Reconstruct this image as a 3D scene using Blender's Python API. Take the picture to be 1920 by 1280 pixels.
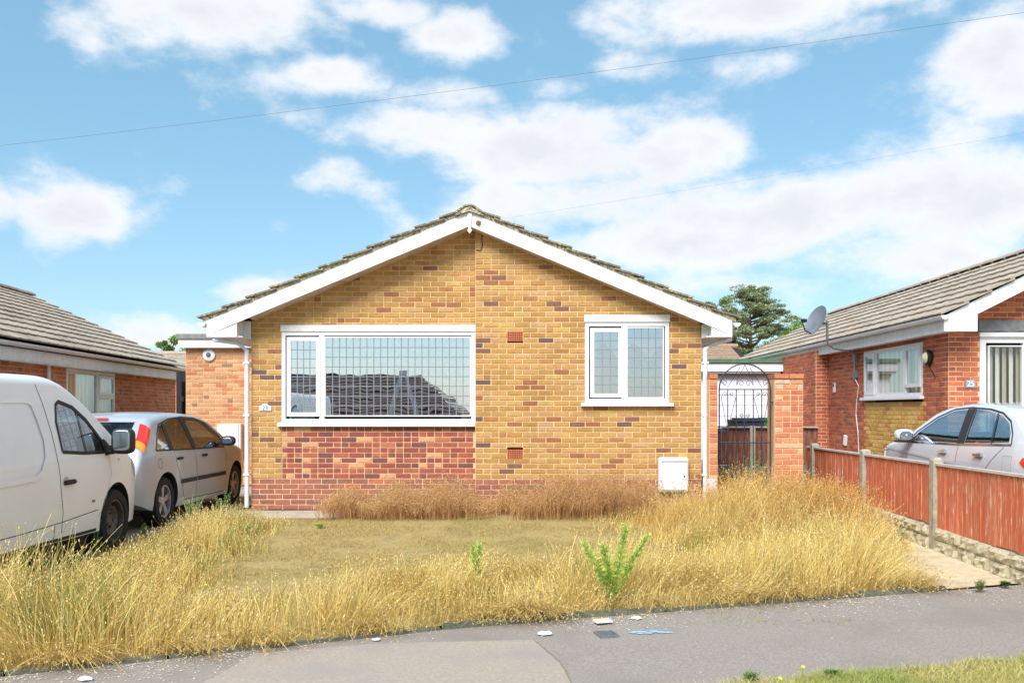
import bpy, bmesh, math, random
import numpy as np
from mathutils import Vector, Matrix
from mathutils.bvhtree import BVHTree
from mathutils.geometry import delaunay_2d_cdt
for o in list(bpy.data.objects): bpy.data.objects.remove(o)
random.seed(7); rng = np.random.default_rng(11)
R = math.radians
scene = bpy.context.scene
COL = scene.collection
# ------------------------------------------------------------------ camera
F = 1700.0; CX, CY = 990.0, 767.0; CAMZ = 1.45       # focal length (photo pixels), vanishing point, eye height
cd = bpy.data.cameras.new('camera'); cam = bpy.data.objects.new('camera', cd); COL.objects.link(cam)
cam.location = (0, 0, CAMZ); cam.rotation_euler = (R(90), 0, 0)
cd.sensor_width = 36; cd.lens = 36*F/1920; cd.shift_x = -(CX-960)/1920; cd.shift_y = (CY-640)/1920
cd.clip_start = .05; cd.clip_end = 2000
scene.camera = cam
# ------------------------------------------------------------------ light
SUN = Vector((-.30, -.78, .86)).normalized()
sl = bpy.data.lights.new('sun', 'SUN'); sl.energy = 2.6; sl.angle = R(30); sl.color = (1, .975, .94)
so = bpy.data.objects.new('sun', sl); COL.objects.link(so); so.rotation_euler = SUN.to_track_quat('Z', 'Y').to_euler()
so.location = (-6, -8, 14)
vs = scene.view_settings
vs.view_transform = 'Standard'; vs.look = 'None'; vs.gamma = 1; vs.use_curve_mapping = False; vs.exposure = 1.14
def build_world():
    w = bpy.data.worlds.new('World'); scene.world = w; w.use_nodes = True
    nt = w.node_tree; nt.nodes.clear(); N = nt.nodes.new; L = nt.links.new
    def math_(op, a, b=None, c=None, clamp=False):
        n = N('ShaderNodeMath'); n.operation = op; n.use_clamp = clamp
        for i, v in enumerate((a, b, c)):
            if v is None: continue
            if isinstance(v, (int, float)): n.inputs[i].default_value = v
            else: L(v, n.inputs[i])
        return n.outputs[0]
    out = N('ShaderNodeOutputWorld'); bg = N('ShaderNodeBackground'); L(bg.outputs[0], out.inputs[0])
    bg.inputs[1].default_value = .15
    sky = N('ShaderNodeTexSky'); sky.sky_type = 'NISHITA'; sky.sun_disc = False
    sky.sun_elevation = math.asin(SUN.z); sky.sun_rotation = math.atan2(SUN.x, SUN.y)
    sky.air_density = 1.0; sky.dust_density = .6; sky.ozone_density = 1.6; sky.altitude = 0
    tc = N('ShaderNodeTexCoord'); sx = N('ShaderNodeSeparateXYZ'); L(tc.outputs['Generated'], sx.inputs[0])
    X, Y, Z = sx.outputs
    az = math_('ARCTAN2', X, Y); el = math_('ARCSINE', Z)
    # cloud-layer coordinates: the direction carried up to a flat layer, so clouds flatten towards the horizon
    den = math_('ADD', math_('MAXIMUM', Z, 0.0), .22)
    cb = N('ShaderNodeCombineXYZ'); L(X, cb.inputs[0]); L(Y, cb.inputs[1]); L(math_('MULTIPLY', Z, 1.7), cb.inputs[2])
    def noise(scale, detail, rough, vec=cb.outputs[0], off=(0, 0, 0)):
        mp = N('ShaderNodeMapping'); L(vec, mp.inputs[0]); mp.inputs['Location'].default_value = off
        n = N('ShaderNodeTexNoise'); L(mp.outputs[0], n.inputs['Vector'])
        n.inputs['Scale'].default_value = scale; n.inputs['Detail'].default_value = detail; n.inputs['Roughness'].default_value = rough
        return n.outputs[0]
    big = noise(2.4, 3, .5, off=(3, 1, 0)); fine = noise(10.0, 12, .60, off=(.4, 2, 1))
    # where the banks of cloud stand: azimuth, elevation (degrees), spread
    def dirn(px, py):
        v = Vector(((px-CX)/F, 1, (CY-py)/F)).normalized(); return math.atan2(v.x, v.y), math.asin(v.z)
    banks = [(760,235,190,42,.9),(1000,265,260,75,1.2),(1230,290,170,62,1.0),(1040,380,300,55,.75),(700,360,120,42,.7),(1480,400,250,75,1.1),(1780,375,230,75,1.15),
             (1300,460,330,50,.95),(1720,480,260,60,.9),(420,30,190,45,1.15),(560,60,60,34,.7),(860,75,90,48,1.0),(720,20,120,30,.8),(640,150,140,40,.8),(1420,15,270,48,1.2),(1860,130,110,95,1.1),(150,392,95,46,1.15),
             (-20,385,50,34,.8),(480,553,80,32,.85),(310,628,110,26,.85),(1180,130,120,40,.5),(1650,40,150,34,.7),(1040,165,110,34,.8),(1400,120,110,34,.5),(130,50,70,50,.5),(1480,535,380,34,.62),(1080,465,260,36,.6),(640,330,90,40,.75),(860,180,200,36,.8)]
    tot = None
    for px, py, sxp, syp, amp in banks:
        a, e = dirn(px, py)
        da = math_('DIVIDE', math_('SUBTRACT', az, a), sxp/F); de = math_('DIVIDE', math_('SUBTRACT', el, e), syp/F)
        q = math_('ADD', math_('MULTIPLY', da, da), math_('MULTIPLY', de, de))
        g = math_('MULTIPLY', math_('EXPONENT', math_('MULTIPLY', q, -.8)), amp)
        tot = g if tot is None else math_('MAXIMUM', tot, g)
    # beyond the field of these banks the same kind of broken cloud goes on all round
    far = math_('MULTIPLY', math_('SUBTRACT', math_('ABSOLUTE', az), .62), 6.0, clamp=True)
    high = math_('MULTIPLY', math_('SUBTRACT', el, .46), 8.0, clamp=True)
    outm = math_('MAXIMUM', far, high)
    gen = math_('MULTIPLY', math_('SUBTRACT', big, .40), 5.0, clamp=True)
    base = math_('MAXIMUM', tot, math_('MULTIPLY', gen, outm))
    f2 = math_('MULTIPLY', math_('SUBTRACT', fine, .5), 2.2)
    dens = math_('ADD', base, math_('ADD', f2, -.34))
    mr = N('ShaderNodeMapRange'); mr.interpolation_type = 'SMOOTHSTEP'; L(dens, mr.inputs[0]); mr.inputs[1].default_value = -.18; mr.inputs[2].default_value = .54
    alpha = math_('MULTIPLY', mr.outputs[0], .95)
    # thick parts are greyer than thin edges
    thick = N('ShaderNodeMapRange'); L(math_('ADD', dens, math_('MULTIPLY', noise(6.5, 6, .55, off=(.3, 2.15, 1.4)), .8)), thick.inputs[0]); thick.inputs[1].default_value = .6; thick.inputs[2].default_value = 1.3
    cm = N('ShaderNodeMix'); cm.data_type = 'RGBA'; L(thick.outputs[0], cm.inputs[0]); cm.inputs[6].default_value = (3.2, 3.22, 3.28, 1); cm.inputs[7].default_value = (2.6, 2.65, 2.78, 1)
    mx = N('ShaderNodeMix'); mx.data_type = 'RGBA'; L(alpha, mx.inputs[0]); L(cm.outputs[2], mx.inputs[7])
    # thin high haze brightens the blue
    hz = N('ShaderNodeMix'); hz.data_type = 'RGBA'; hz.inputs[0].default_value = .70; L(sky.outputs[0], hz.inputs[6]); hz.inputs[7].default_value = (.52, 1.26, 1.66, 1)
    L(hz.outputs[2], mx.inputs[6]); L(mx.outputs[2], bg.inputs[0])
build_world()
# ------------------------------------------------------------------ helpers
def s2l(c):
    c = c/255.0
    return c/12.92 if c <= .04045 else ((c+.055)/1.055)**2.4
def S(r, g, b): return (s2l(r), s2l(g), s2l(b), 1)
def P(px, py, y):                      # photo pixel at depth y -> world (measuring aid)
    return Vector(((px-CX)*y/F, y, CAMZ-(py-CY)*y/F))
def gz(y):                             # the front plot falls gently to the street
    return 0.0 if y >= 12 else (-.02*(12-y) if y > 3 else -.18)
def gp(px, py):                        # photo pixel on the ground -> world
    y = 2465/(py-CY) if py < 972 else 2873/(py-733)
    return Vector(((px-CX)*y/F, y, gz(y)))
MATS = {}
def M(name, c1, c2=None, scale=6, rough=.7, metal=0, bump=0, bscale=None, detail=5, lo=.35, hi=.65, stretch=(1, 1, 1), spec=.4, coat=0, c3=None, s3=1.2, lo3=.5, hi3=.7, trans=0, obj=False, stain=0):
    if name in MATS: return MATS[name]
    m = bpy.data.materials.new(name); m.use_nodes = True; nt = m.node_tree; N = nt.nodes.new; L = nt.links.new
    b = nt.nodes['Principled BSDF']; b.inputs['Roughness'].default_value = rough; b.inputs['Metallic'].default_value = metal
    b.inputs['Specular IOR Level'].default_value = spec; b.inputs['Coat Weight'].default_value = coat; b.inputs['Coat Roughness'].default_value = .05
    b.inputs['Base Color'].default_value = c1; m.diffuse_color = c1
    if c2 is not None or bump:
        g = N('ShaderNodeNewGeometry'); mp = N('ShaderNodeMapping'); mp.inputs['Scale'].default_value = stretch
        if obj:
            tcn = N('ShaderNodeTexCoord'); L(tcn.outputs['Object'], mp.inputs[0])
        else: L(g.outputs['Position'], mp.inputs[0])
        def nz(sc, d=detail):
            n = N('ShaderNodeTexNoise'); n.inputs['Scale'].default_value = sc; n.inputs['Detail'].default_value = d; n.inputs['Roughness'].default_value = .6
            L(mp.outputs[0], n.inputs['Vector']); return n.outputs[0]
        def ramp(f, a, z):
            r = N('ShaderNodeMapRange'); L(f, r.inputs[0]); r.inputs[1].default_value = a; r.inputs[2].default_value = z; return r.outputs[0]
        if c2 is not None:
            mx = N('ShaderNodeMix'); mx.data_type = 'RGBA'; L(ramp(nz(scale), lo, hi), mx.inputs[0]); mx.inputs[6].default_value = c1; mx.inputs[7].default_value = c2
            res = mx.outputs[2]
            if c3 is not None:
                m3 = N('ShaderNodeMix'); m3.data_type = 'RGBA'; L(ramp(nz(s3), lo3, hi3), m3.inputs[0]); L(res, m3.inputs[6]); m3.inputs[7].default_value = c3; res = m3.outputs[2]
            if stain:
                st = N('ShaderNodeMix'); st.data_type = 'RGBA'; st.blend_type = 'MULTIPLY'; mp2 = N('ShaderNodeMapping'); mp2.inputs['Scale'].default_value = (1.6, 1.6, .7); L(g.outputs['Position'], mp2.inputs[0])
                ns = N('ShaderNodeTexNoise'); ns.inputs['Scale'].default_value = 1.5; ns.inputs['Detail'].default_value = 7; ns.inputs['Roughness'].default_value = .65; L(mp2.outputs[0], ns.inputs['Vector'])
                L(ramp(ns.outputs[0], .42, .72), st.inputs[0]); L(res, st.inputs[6]); st.inputs[7].default_value = (1-stain, 1-stain*1.05, 1-stain*1.1, 1); res = st.outputs[2]
            L(res, b.inputs['Base Color'])
        if bump:
            bp = N('ShaderNodeBump'); bp.inputs['Strength'].default_value = min(1, bump); bp.inputs['Distance'].default_value = .01
            L(nz(bscale or scale*2), bp.inputs['Height']); L(bp.outputs[0], b.inputs['Normal'])
    MATS[name] = m; return m
def glass(name, tint, refl=.4, rough=0.0, ior=1.5, warp=.0, fmul=1.0):
    m = bpy.data.materials.new(name); m.use_nodes = True; nt = m.node_tree; nt.nodes.clear(); N = nt.nodes.new; L = nt.links.new
    out = N('ShaderNodeOutputMaterial'); mx = N('ShaderNodeMixShader'); t = N('ShaderNodeBsdfTransparent'); g = N('ShaderNodeBsdfGlossy')
    t.inputs[0].default_value = tint; g.inputs['Roughness'].default_value = rough; g.inputs[0].default_value = (.95, .97, 1, 1)
    fr = N('ShaderNodeFresnel'); fr.inputs[0].default_value = ior
    if warp:
        gg = N('ShaderNodeNewGeometry'); nn = N('ShaderNodeTexNoise'); nn.inputs['Scale'].default_value = 3.0; nn.inputs['Detail'].default_value = 1; bb = N('ShaderNodeBump'); bb.inputs['Distance'].default_value = warp; L(gg.outputs['Position'], nn.inputs['Vector']); L(nn.outputs[0], bb.inputs['Height']); L(bb.outputs[0], g.inputs['Normal'])
    a = N('ShaderNodeMath'); a.operation = 'ADD'; a.use_clamp = True; fm = N('ShaderNodeMath'); fm.operation = 'MULTIPLY'; L(fr.outputs[0], fm.inputs[0]); fm.inputs[1].default_value = fmul; L(fm.outputs[0], a.inputs[0]); a.inputs[1].default_value = refl
    L(a.outputs[0], mx.inputs[0]); L(t.outputs[0], mx.inputs[1]); L(g.outputs[0], mx.inputs[2]); L(mx.outputs[0], out.inputs[0])
    MATS[name] = m; return m
WL = {}
def _link(o, parent, loc):
    COL.objects.link(o); o.location = loc; WL[o.name] = Vector(loc)
    if parent is not None:
        o.parent = parent; o.matrix_parent_inverse = Matrix.Translation(-WL[parent.name])
def tag(o, label=None, cat=None, group=None, kind=None):
    if label: o['label'] = label
    if cat: o['category'] = cat
    if group: o['group'] = group
    if kind: o['kind'] = kind
    return o
def root(name, loc, label, cat, group=None):
    o = bpy.data.objects.new(name, None); o.empty_display_size = .2; _link(o, None, loc); return tag(o, label, cat, group)
class MB:
    def __init__(s): s.v = []; s.f = []; s.m = []; s.mi = 0; s.smooth = False
    def add(s, vs, fs):
        n = len(s.v); s.v += [Vector(p) for p in vs]; s.f += [tuple(i+n for i in f) for f in fs]; s.m += [s.mi]*len(fs); return s
    def box(s, x0, x1, y0, y1, z0, z1):
        return s.add([(x0,y0,z0),(x1,y0,z0),(x1,y1,z0),(x0,y1,z0),(x0,y0,z1),(x1,y0,z1),(x1,y1,z1),(x0,y1,z1)],
                     [(3,2,1,0),(4,5,6,7),(0,1,5,4),(1,2,6,5),(2,3,7,6),(3,0,4,7)])
    def obox(s, c, ax, h):             # oriented box: centre, three axes, half sizes
        c = Vector(c); a = [Vector(k)*e for k, e in zip(ax, h)]; vs = []
        for k in (-1, 1):
            for i, j in ((-1,-1),(1,-1),(1,1),(-1,1)): vs.append(c+a[0]*i+a[1]*j+a[2]*k)
        return s.add(vs, [(3,2,1,0),(4,5,6,7),(0,1,5,4),(1,2,6,5),(2,3,7,6),(3,0,4,7)])
    def prism(s, pts, ext):
        pts = [Vector(p) for p in pts]; ext = Vector(ext); n = len(pts)
        nrm = Vector((0,0,0))
        for i in range(n): nrm += pts[i].cross(pts[(i+1) % n])
        if nrm.dot(ext) < 0: pts.reverse()
        fs = [tuple(range(n-1, -1, -1)), tuple(range(n, 2*n))]+[(i, (i+1) % n, n+(i+1) % n, n+i) for i in range(n)]
        return s.add(pts+[p+ext for p in pts], fs)
    def tube(s, pts, r, n=8, cap=True):
        pts = [Vector(p) for p in pts]; rr = r if isinstance(r, (list, tuple)) else [r]*len(pts); vs = []; fs = []
        ref = None
        for i, p in enumerate(pts):
            t = (pts[min(i+1, len(pts)-1)]-pts[max(i-1, 0)]).normalized()
            if ref is None: ref = Vector((0,0,1)) if abs(t.z) < .9 else Vector((1,0,0))
            a = t.cross(ref)
            if a.length < 1e-4: a = t.orthogonal()
            a.normalize(); b = t.cross(a); ref = -b if abs((-b).dot(t)) < .9 else ref
            ref = b.cross(t) if False else ref
            for k in range(n): q = 2*math.pi*k/n; vs.append(p+(a*math.cos(q)+b*math.sin(q))*rr[i])
        for i in range(len(pts)-1):
            for k in range(n): fs.append((i*n+k, i*n+(k+1) % n, (i+1)*n+(k+1) % n, (i+1)*n+k))
        if cap: fs += [tuple(range(n-1, -1, -1)), tuple(range((len(pts)-1)*n, len(pts)*n))]
        return s.add(vs, fs)
    def lathe(s, prof, c, axis, n=24, close=False):     # profile of (radius, height along axis)
        c = Vector(c); ax = Vector(axis).normalized(); a = ax.orthogonal().normalized(); b = ax.cross(a); vs = []; fs = []; m = len(prof)
        for k in range(n):
            q = 2*math.pi*k/n; d = a*math.cos(q)+b*math.sin(q)
            for r, h in prof: vs.append(c+d*r+ax*h)
        for k in range(n):
            k2 = (k+1) % n
            for i in range(m if close else m-1): i2 = (i+1) % m; fs.append((k*m+i, k2*m+i, k2*m+i2, k*m+i2))
        return s.add(vs, fs)
    def grid(s, rows):                  # rows of points
        n = len(rows[0]); vs = [p for r in rows for p in r]; fs = []
        for i in range(len(rows)-1):
            for j in range(n-1): fs.append((i*n+j, i*n+j+1, (i+1)*n+j+1, (i+1)*n+j))
        return s.add(vs, fs)
    def xf(s, mat): s.v = [mat @ p for p in s.v]; return s
    def build(s, name, mats, parent=None, smooth=False, angle=35, bevel=0, origin=None):
        if not isinstance(mats, (list, tuple)): mats = [mats]
        if origin is None:
            lo = Vector([min(p[i] for p in s.v) for i in range(3)]); hi = Vector([max(p[i] for p in s.v) for i in range(3)])
            origin = (lo+hi)/2; origin.z = lo.z
        me = bpy.data.meshes.new(name); me.from_pydata([p-origin for p in s.v], [], s.f)
        for m in mats: me.materials.append(m)
        if len(mats) > 1: me.polygons.foreach_set('material_index', s.m)
        if bevel:
            bm = bmesh.new(); bm.from_mesh(me); bmesh.ops.remove_doubles(bm, verts=bm.verts, dist=1e-5)
            ed = [e for e in bm.edges if len(e.link_faces) == 2 and e.calc_face_angle(0) > .6]
            bmesh.ops.bevel(bm, geom=ed, offset=bevel, segments=2, affect='EDGES', clamp_overlap=True); bm.to_mesh(me); bm.free()
        if smooth:
            me.polygons.foreach_set('use_smooth', [True]*len(me.polygons)); me.set_sharp_from_angle(angle=R(angle))
        me.update()
        o = bpy.data.objects.new(name, me); _link(o, parent, origin); return o
def inst(name, me, parent, mat):        # one more object of a shared mesh, placed by a 4x4 matrix
    o = bpy.data.objects.new(name, me); COL.objects.link(o); WL[o.name] = mat.translation.copy()
    o.parent = parent; o.matrix_parent_inverse = Matrix.Translation(-WL[parent.name]); o.matrix_basis = mat; return o
def npmesh(name, verts, faces, mat, parent=None, colors=None, kind='stuff', flat=True):
    me = bpy.data.meshes.new(name); k = faces.shape[1]; nf = len(faces)
    me.vertices.add(len(verts)); me.vertices.foreach_set('co', verts.astype(np.float32).ravel())
    me.loops.add(nf*k); me.loops.foreach_set('vertex_index', faces.astype(np.int32).ravel())
    me.polygons.add(nf); me.polygons.foreach_set('loop_start', np.arange(0, nf*k, k, dtype=np.int32))
    if colors is not None:
        at = me.attributes.new('tint', 'FLOAT_COLOR', 'POINT'); at.data.foreach_set('color', colors.astype(np.float32).ravel())
    me.materials.append(mat); me.update(calc_edges=True)
    o = bpy.data.objects.new(name, me); _link(o, parent, (0, 0, 0))
    if kind: o['kind'] = kind
    return o
# ------------------------------------------------------------------ materials
white = M('white_plastic', S(226,226,229), S(214,215,219), 3, .35, spec=.5)
white_old = M('white_painted_board', S(226,226,226), S(206,204,198), 9, .5, lo=.45, hi=.8, stain=.12)
soffit_m = M('soffit_board', S(206,190,170), S(180,160,138), 6, .7)
black = M('black_rubber', (.012,.012,.013,1), rough=.8)
dark = M('dark_void', (.02,.02,.022,1), rough=.9)
mortar = M('mortar', S(222,199,158), S(204,178,136), 30, .95, bump=.5, bscale=90)
mortar_r = M('mortar_red_wall', S(224,190,150), S(204,166,126), 30, .95, bump=.5, bscale=90)
def brickset(pre, cols, j=.10):
    out = []
    for i, (r, g, b, wgt) in enumerate(cols):
        c1 = S(r, g, b); c2 = S(min(255, r*1.10), min(255, g*1.07), b*1.02); 
        out.append((M(f'{pre}_brick_{i}', c1, c2, 14, .88, bump=.6, bscale=60, lo=.3, hi=.7, c3=S(r*.80, g*.78, b*.80), s3=34, lo3=.55, hi3=.75, stain=.2), wgt))
    return out
YEL = brickset('yellow', [(178,139,82,26),(172,133,76,24),(182,140,90,20),(184,147,92,14),(168,127,72,14),(164,115,70,7),(150,98,67,4.5),(128,89,73,3),(106,83,78,1.5),(184,146,104,8),(186,156,92,3)])
REDP = brickset('panel_red', [(152,84,70,26),(144,77,66,22),(162,94,76,16),(130,76,70,12),(170,106,82,10),(112,74,72,8),(196,148,114,10)])
PLIN = brickset('plinth', [(152,96,81,26),(158,101,85,22),(144,90,79,16),(166,107,85,10),(180,102,74,4),(134,92,84,6)])
REDN = brickset('neighbour_red', [(178,98,74,26),(168,90,70,22),(186,106,76,16),(156,86,70,14),(196,118,80,7),(144,84,72,5)])
BRN = brickset('brown', [(188,126,96,26),(180,118,90,20),(196,136,104,18),(170,106,82,12),(194,118,84,9),(148,106,90,5)])
GAR = brickset('garage', [(200,152,114,26),(192,144,106,20),(206,160,122,18),(186,130,96,12),(192,120,86,7),(150,114,96,4)])
PIER = brickset('pier', [(192,126,92,26),(186,117,86,20),(198,140,106,16),(178,108,82,12),(206,164,130,10)])
YPAN = brickset('pale_yellow', [(204,166,92,26),(198,158,84,20),(212,174,104,18),(190,146,76,12),(204,134,72,4),(188,120,70,2)])
tileA = [M(f'concrete_tile_{i}', S(*c), S(*d), 7, .92, bump=.8, bscale=50, c3=S(*e), s3=26, lo3=.56, hi3=.68) for i, (c, d, e) in enumerate([((154,142,128),(176,164,149),(114,103,91)),((164,152,137),(184,172,157),(128,115,100)),((146,134,121),(168,156,141),(102,93,82))])]
tileV = [M(f'verge_tile_{i}', S(*c), S(*d), 18, .95, bump=.9, bscale=60, c3=S(*e), s3=30, lo3=.52, hi3=.64) for i, (c, d, e) in enumerate([((112,106,94),(140,132,112),(190,176,120)),((98,92,84),(128,120,104),(176,170,140))])]
tileD = M('dark_brown_tile', S(66,52,44), S(82,66,56), 6, .9, bump=.5)
lichen = M('lichen_mortar', S(140,132,108), S(204,196,166), 40, .95, bump=1, bscale=70, lo=.4, hi=.6, c3=S(84,78,66), s3=28, lo3=.52, hi3=.62)
win_glass = glass('window_glass', (.9,.92,.93,1), .46, warp=.0007)
win_glass3 = glass('window_glass_bedroom', (.92,.94,.95,1), .32, warp=.0007)
win_glass2 = glass('window_glass_clear', (.95,.96,.95,1), .05, fmul=.35)
car_glass = glass('car_glass', (.42,.50,.48,1), .06, ior=1.3, fmul=.4)
lead = M('lead_strip', S(132,138,150), rough=.4, metal=.3)
# ------------------------------------------------------------------ bricks
BM = {}
def brick_mesh(L_, H_, D_, mat):
    k = (round(L_, 3), round(H_, 3), mat.name)
    if k not in BM:
        b = MB(); e = .0035                           # front arrises worn off
        b.add([(0,0,0),(L_,0,0),(L_,0,H_),(0,0,H_),(e,-.003,e),(L_-e,-.003,e),(L_-e,-.003,H_-e),(e,-.003,H_-e),(0,D_,0),(L_,D_,0),(L_,D_,H_),(0,D_,H_)],
              [(4,5,6,7),(0,1,5,4),(1,2,6,5),(2,3,7,6),(3,0,4,7),(1,0,8,9),(2,1,9,10),(3,2,10,11),(0,3,11,8)])
        me = bpy.data.meshes.new('brick'); me.from_pydata(b.v, [], b.f); me.materials.append(mat); BM[k] = me
    return BM[k]
def pick(pal, r):
    t = sum(w for _, w in pal); x = r.random()*t
    for i, (m, w) in enumerate(pal):
        x -= w
        if x <= 0: return i
    return 0
def brick_wall(parent, P0, ang, z0, rows, ivals, pal, core_mat, n_single=0, core_depth=.2, prow=.075, blen=.225, seed=1, header=0, off0=0, near=None, names=('wall', 'brick', 'brickwork')):
    """P0: left end of wall face (world x, y); ang: direction of the wall run; face looks to the right-hand normal (-y for ang 0).
    ivals(zlo, zhi, row) -> runs of brickwork along the wall in that course; pal may be a function of (u, z)"""
    r = random.Random(seed); c, s_ = math.cos(ang), math.sin(ang); U = Vector((c, s_, 0)); Nn = Vector((s_, -c, 0)); B = Vector((P0[0], P0[1], 0))
    core = MB(); rest = MB(); singles = []; pf = pal if callable(pal) else (lambda u, z: pal); mats = []; J = .0135
    def mid(m):
        if m not in mats: mats.append(m)
        return mats.index(m)
    for k in range(rows):
        zl = z0+k*prow; zh = zl+prow
        for a, b in ivals(zl, zh, k):
            core.obox(B+U*((a+b)/2)-Nn*(core_depth/2+.004)+Vector((0,0,(zl+zh)/2)), (U, -Nn, Vector((0,0,1))), ((b-a)/2, core_depth/2, prow/2))
            u = math.floor(a/blen)*blen-blen+(blen/2 if k % 2 else 0)+off0
            while u < b:
                segs = [(u, u+blen)]
                if header and r.random() < header: segs = [(u, u+blen/2), (u+blen/2, u+blen)]
                for p, q in segs:
                    x0, x1 = max(p, a), min(q, b)
                    if x1-x0 < .035: continue
                    full = (x0 == p and x1 == q and q-p > .2)
                    i = pick(pf((x0+x1)/2, (zl+zh)/2), r); m = pf((x0+x1)/2, (zl+zh)/2)[i][0]
                    d = r.uniform(-.0022, .0022)
                    o = B+U*(x0+J/2)+Nn*(.001+d)+Vector((0, 0, zl+J/2+r.uniform(-.001, .001)))
                    singles.append((full, o, x1-x0-J, m))
                u += blen
    core.build(names[0], core_mat, parent)
    key = near or (lambda o: 0)
    cand = sorted([q for q in singles if q[0]], key=lambda q: key(q[1]))[:n_single]; ids = set(map(id, cand))
    rot = Matrix.Rotation(ang, 4, 'Z')
    for q in cand: inst(names[1], brick_mesh(q[2], prow-J, .05, q[3]), parent, Matrix.Translation(q[1]) @ rot)
    for q in singles:
        if id(q) in ids: continue
        rest.mi = mid(q[3]); me = brick_mesh(q[2], prow-J, .05, q[3])
        T = Matrix.Translation(q[1]) @ rot
        rest.add([T @ v.co for v in me.vertices], [tuple(p.vertices) for p in me.polygons])
    if rest.v:
        o = rest.build(names[2], mats, parent); o['kind'] = 'stuff'
def cut(runs, a, b):                    # take the run a..b out of a list of runs
    out = []
    for p, q in runs:
        if b <= p or a >= q: out.append((p, q)); continue
        if a > p: out.append((p, a))
        if b < q: out.append((b, q))
    return out
# ------------------------------------------------------------------ roof tiles
def tile_mesh(w, g, mat, roll=.005, lift=.034):
    k = ('tile', round(w, 3), round(g, 3), mat.name, lift)
    if k in BM: return BM[k]
    us = [.002, w*.12, w*.24, w*.36, w*.62, w-.002]; hs = [roll*.3, roll*1.6, roll*.9, 0, 0, roll*.3]; Lg = g+.07; t = .024; vs = []; fs = []
    for v, n0 in ((0, lift), (Lg, 0)):
        for u, h in zip(us, hs): vs.append((u, v, n0+t+h))
        for u, h in zip(us, hs): vs.append((u, v, n0+h*.2))
    n = len(us)
    for i in range(n-1):
        fs += [(i, i+1, 2*n+i+1, 2*n+i), (n+i+1, n+i, 3*n+i, 3*n+i+1), (n+i, n+i+1, i+1, i)]
    fs += [(n, 0, 2*n, 3*n), (n-1, 2*n-1, 4*n-1, 3*n-1)]
    me = bpy.data.meshes.new('roof_tile'); me.from_pydata(vs, [], fs); me.materials.append(mat); BM[k] = me; return me
def tile_roof(parent, O, U, V, nu, nv, w, g, mats, n_single, seed=3, order=None, jit=1.0, lift=.034):
    r = random.Random(seed); U = Vector(U).normalized(); V = Vector(V).normalized(); Nn = U.cross(V)
    if Nn.z < 0: Nn = -Nn; flip = True
    else: flip = False
    items = []
    for j in range(nv):
        for i in range(nu):
            a = Vector(O)+U*(i*w)+V*(j*g)+Nn*r.uniform(0, .004*jit)
            ux = U.copy(); base = a
            if flip: base = a+U*w; ux = -U
            vv = (V+Nn*r.uniform(-.006, .006)*jit+ux*r.uniform(-.006, .006)*jit).normalized(); nn = ux.cross(vv).normalized(); vv = nn.cross(ux)
            m = Matrix((ux, vv, nn)).transposed().to_4x4(); m.translation = base
            items.append((m, r.choice(mats), i, j))
    items.sort(key=order or (lambda q: 0)); rest = MB()
    for k, (m, mt, i, j) in enumerate(items):
        me = tile_mesh(w, g, mt, lift=lift)
        if k < n_single: inst('roof_tile', me, parent, m)
        else:
            rest.mi = mats.index(mt); rest.add([m @ v.co for v in me.vertices], [tuple(p.vertices) for p in me.polygons])
    if rest.v: rest.build('tile_courses', mats, parent)['kind'] = 'stuff'
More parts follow.
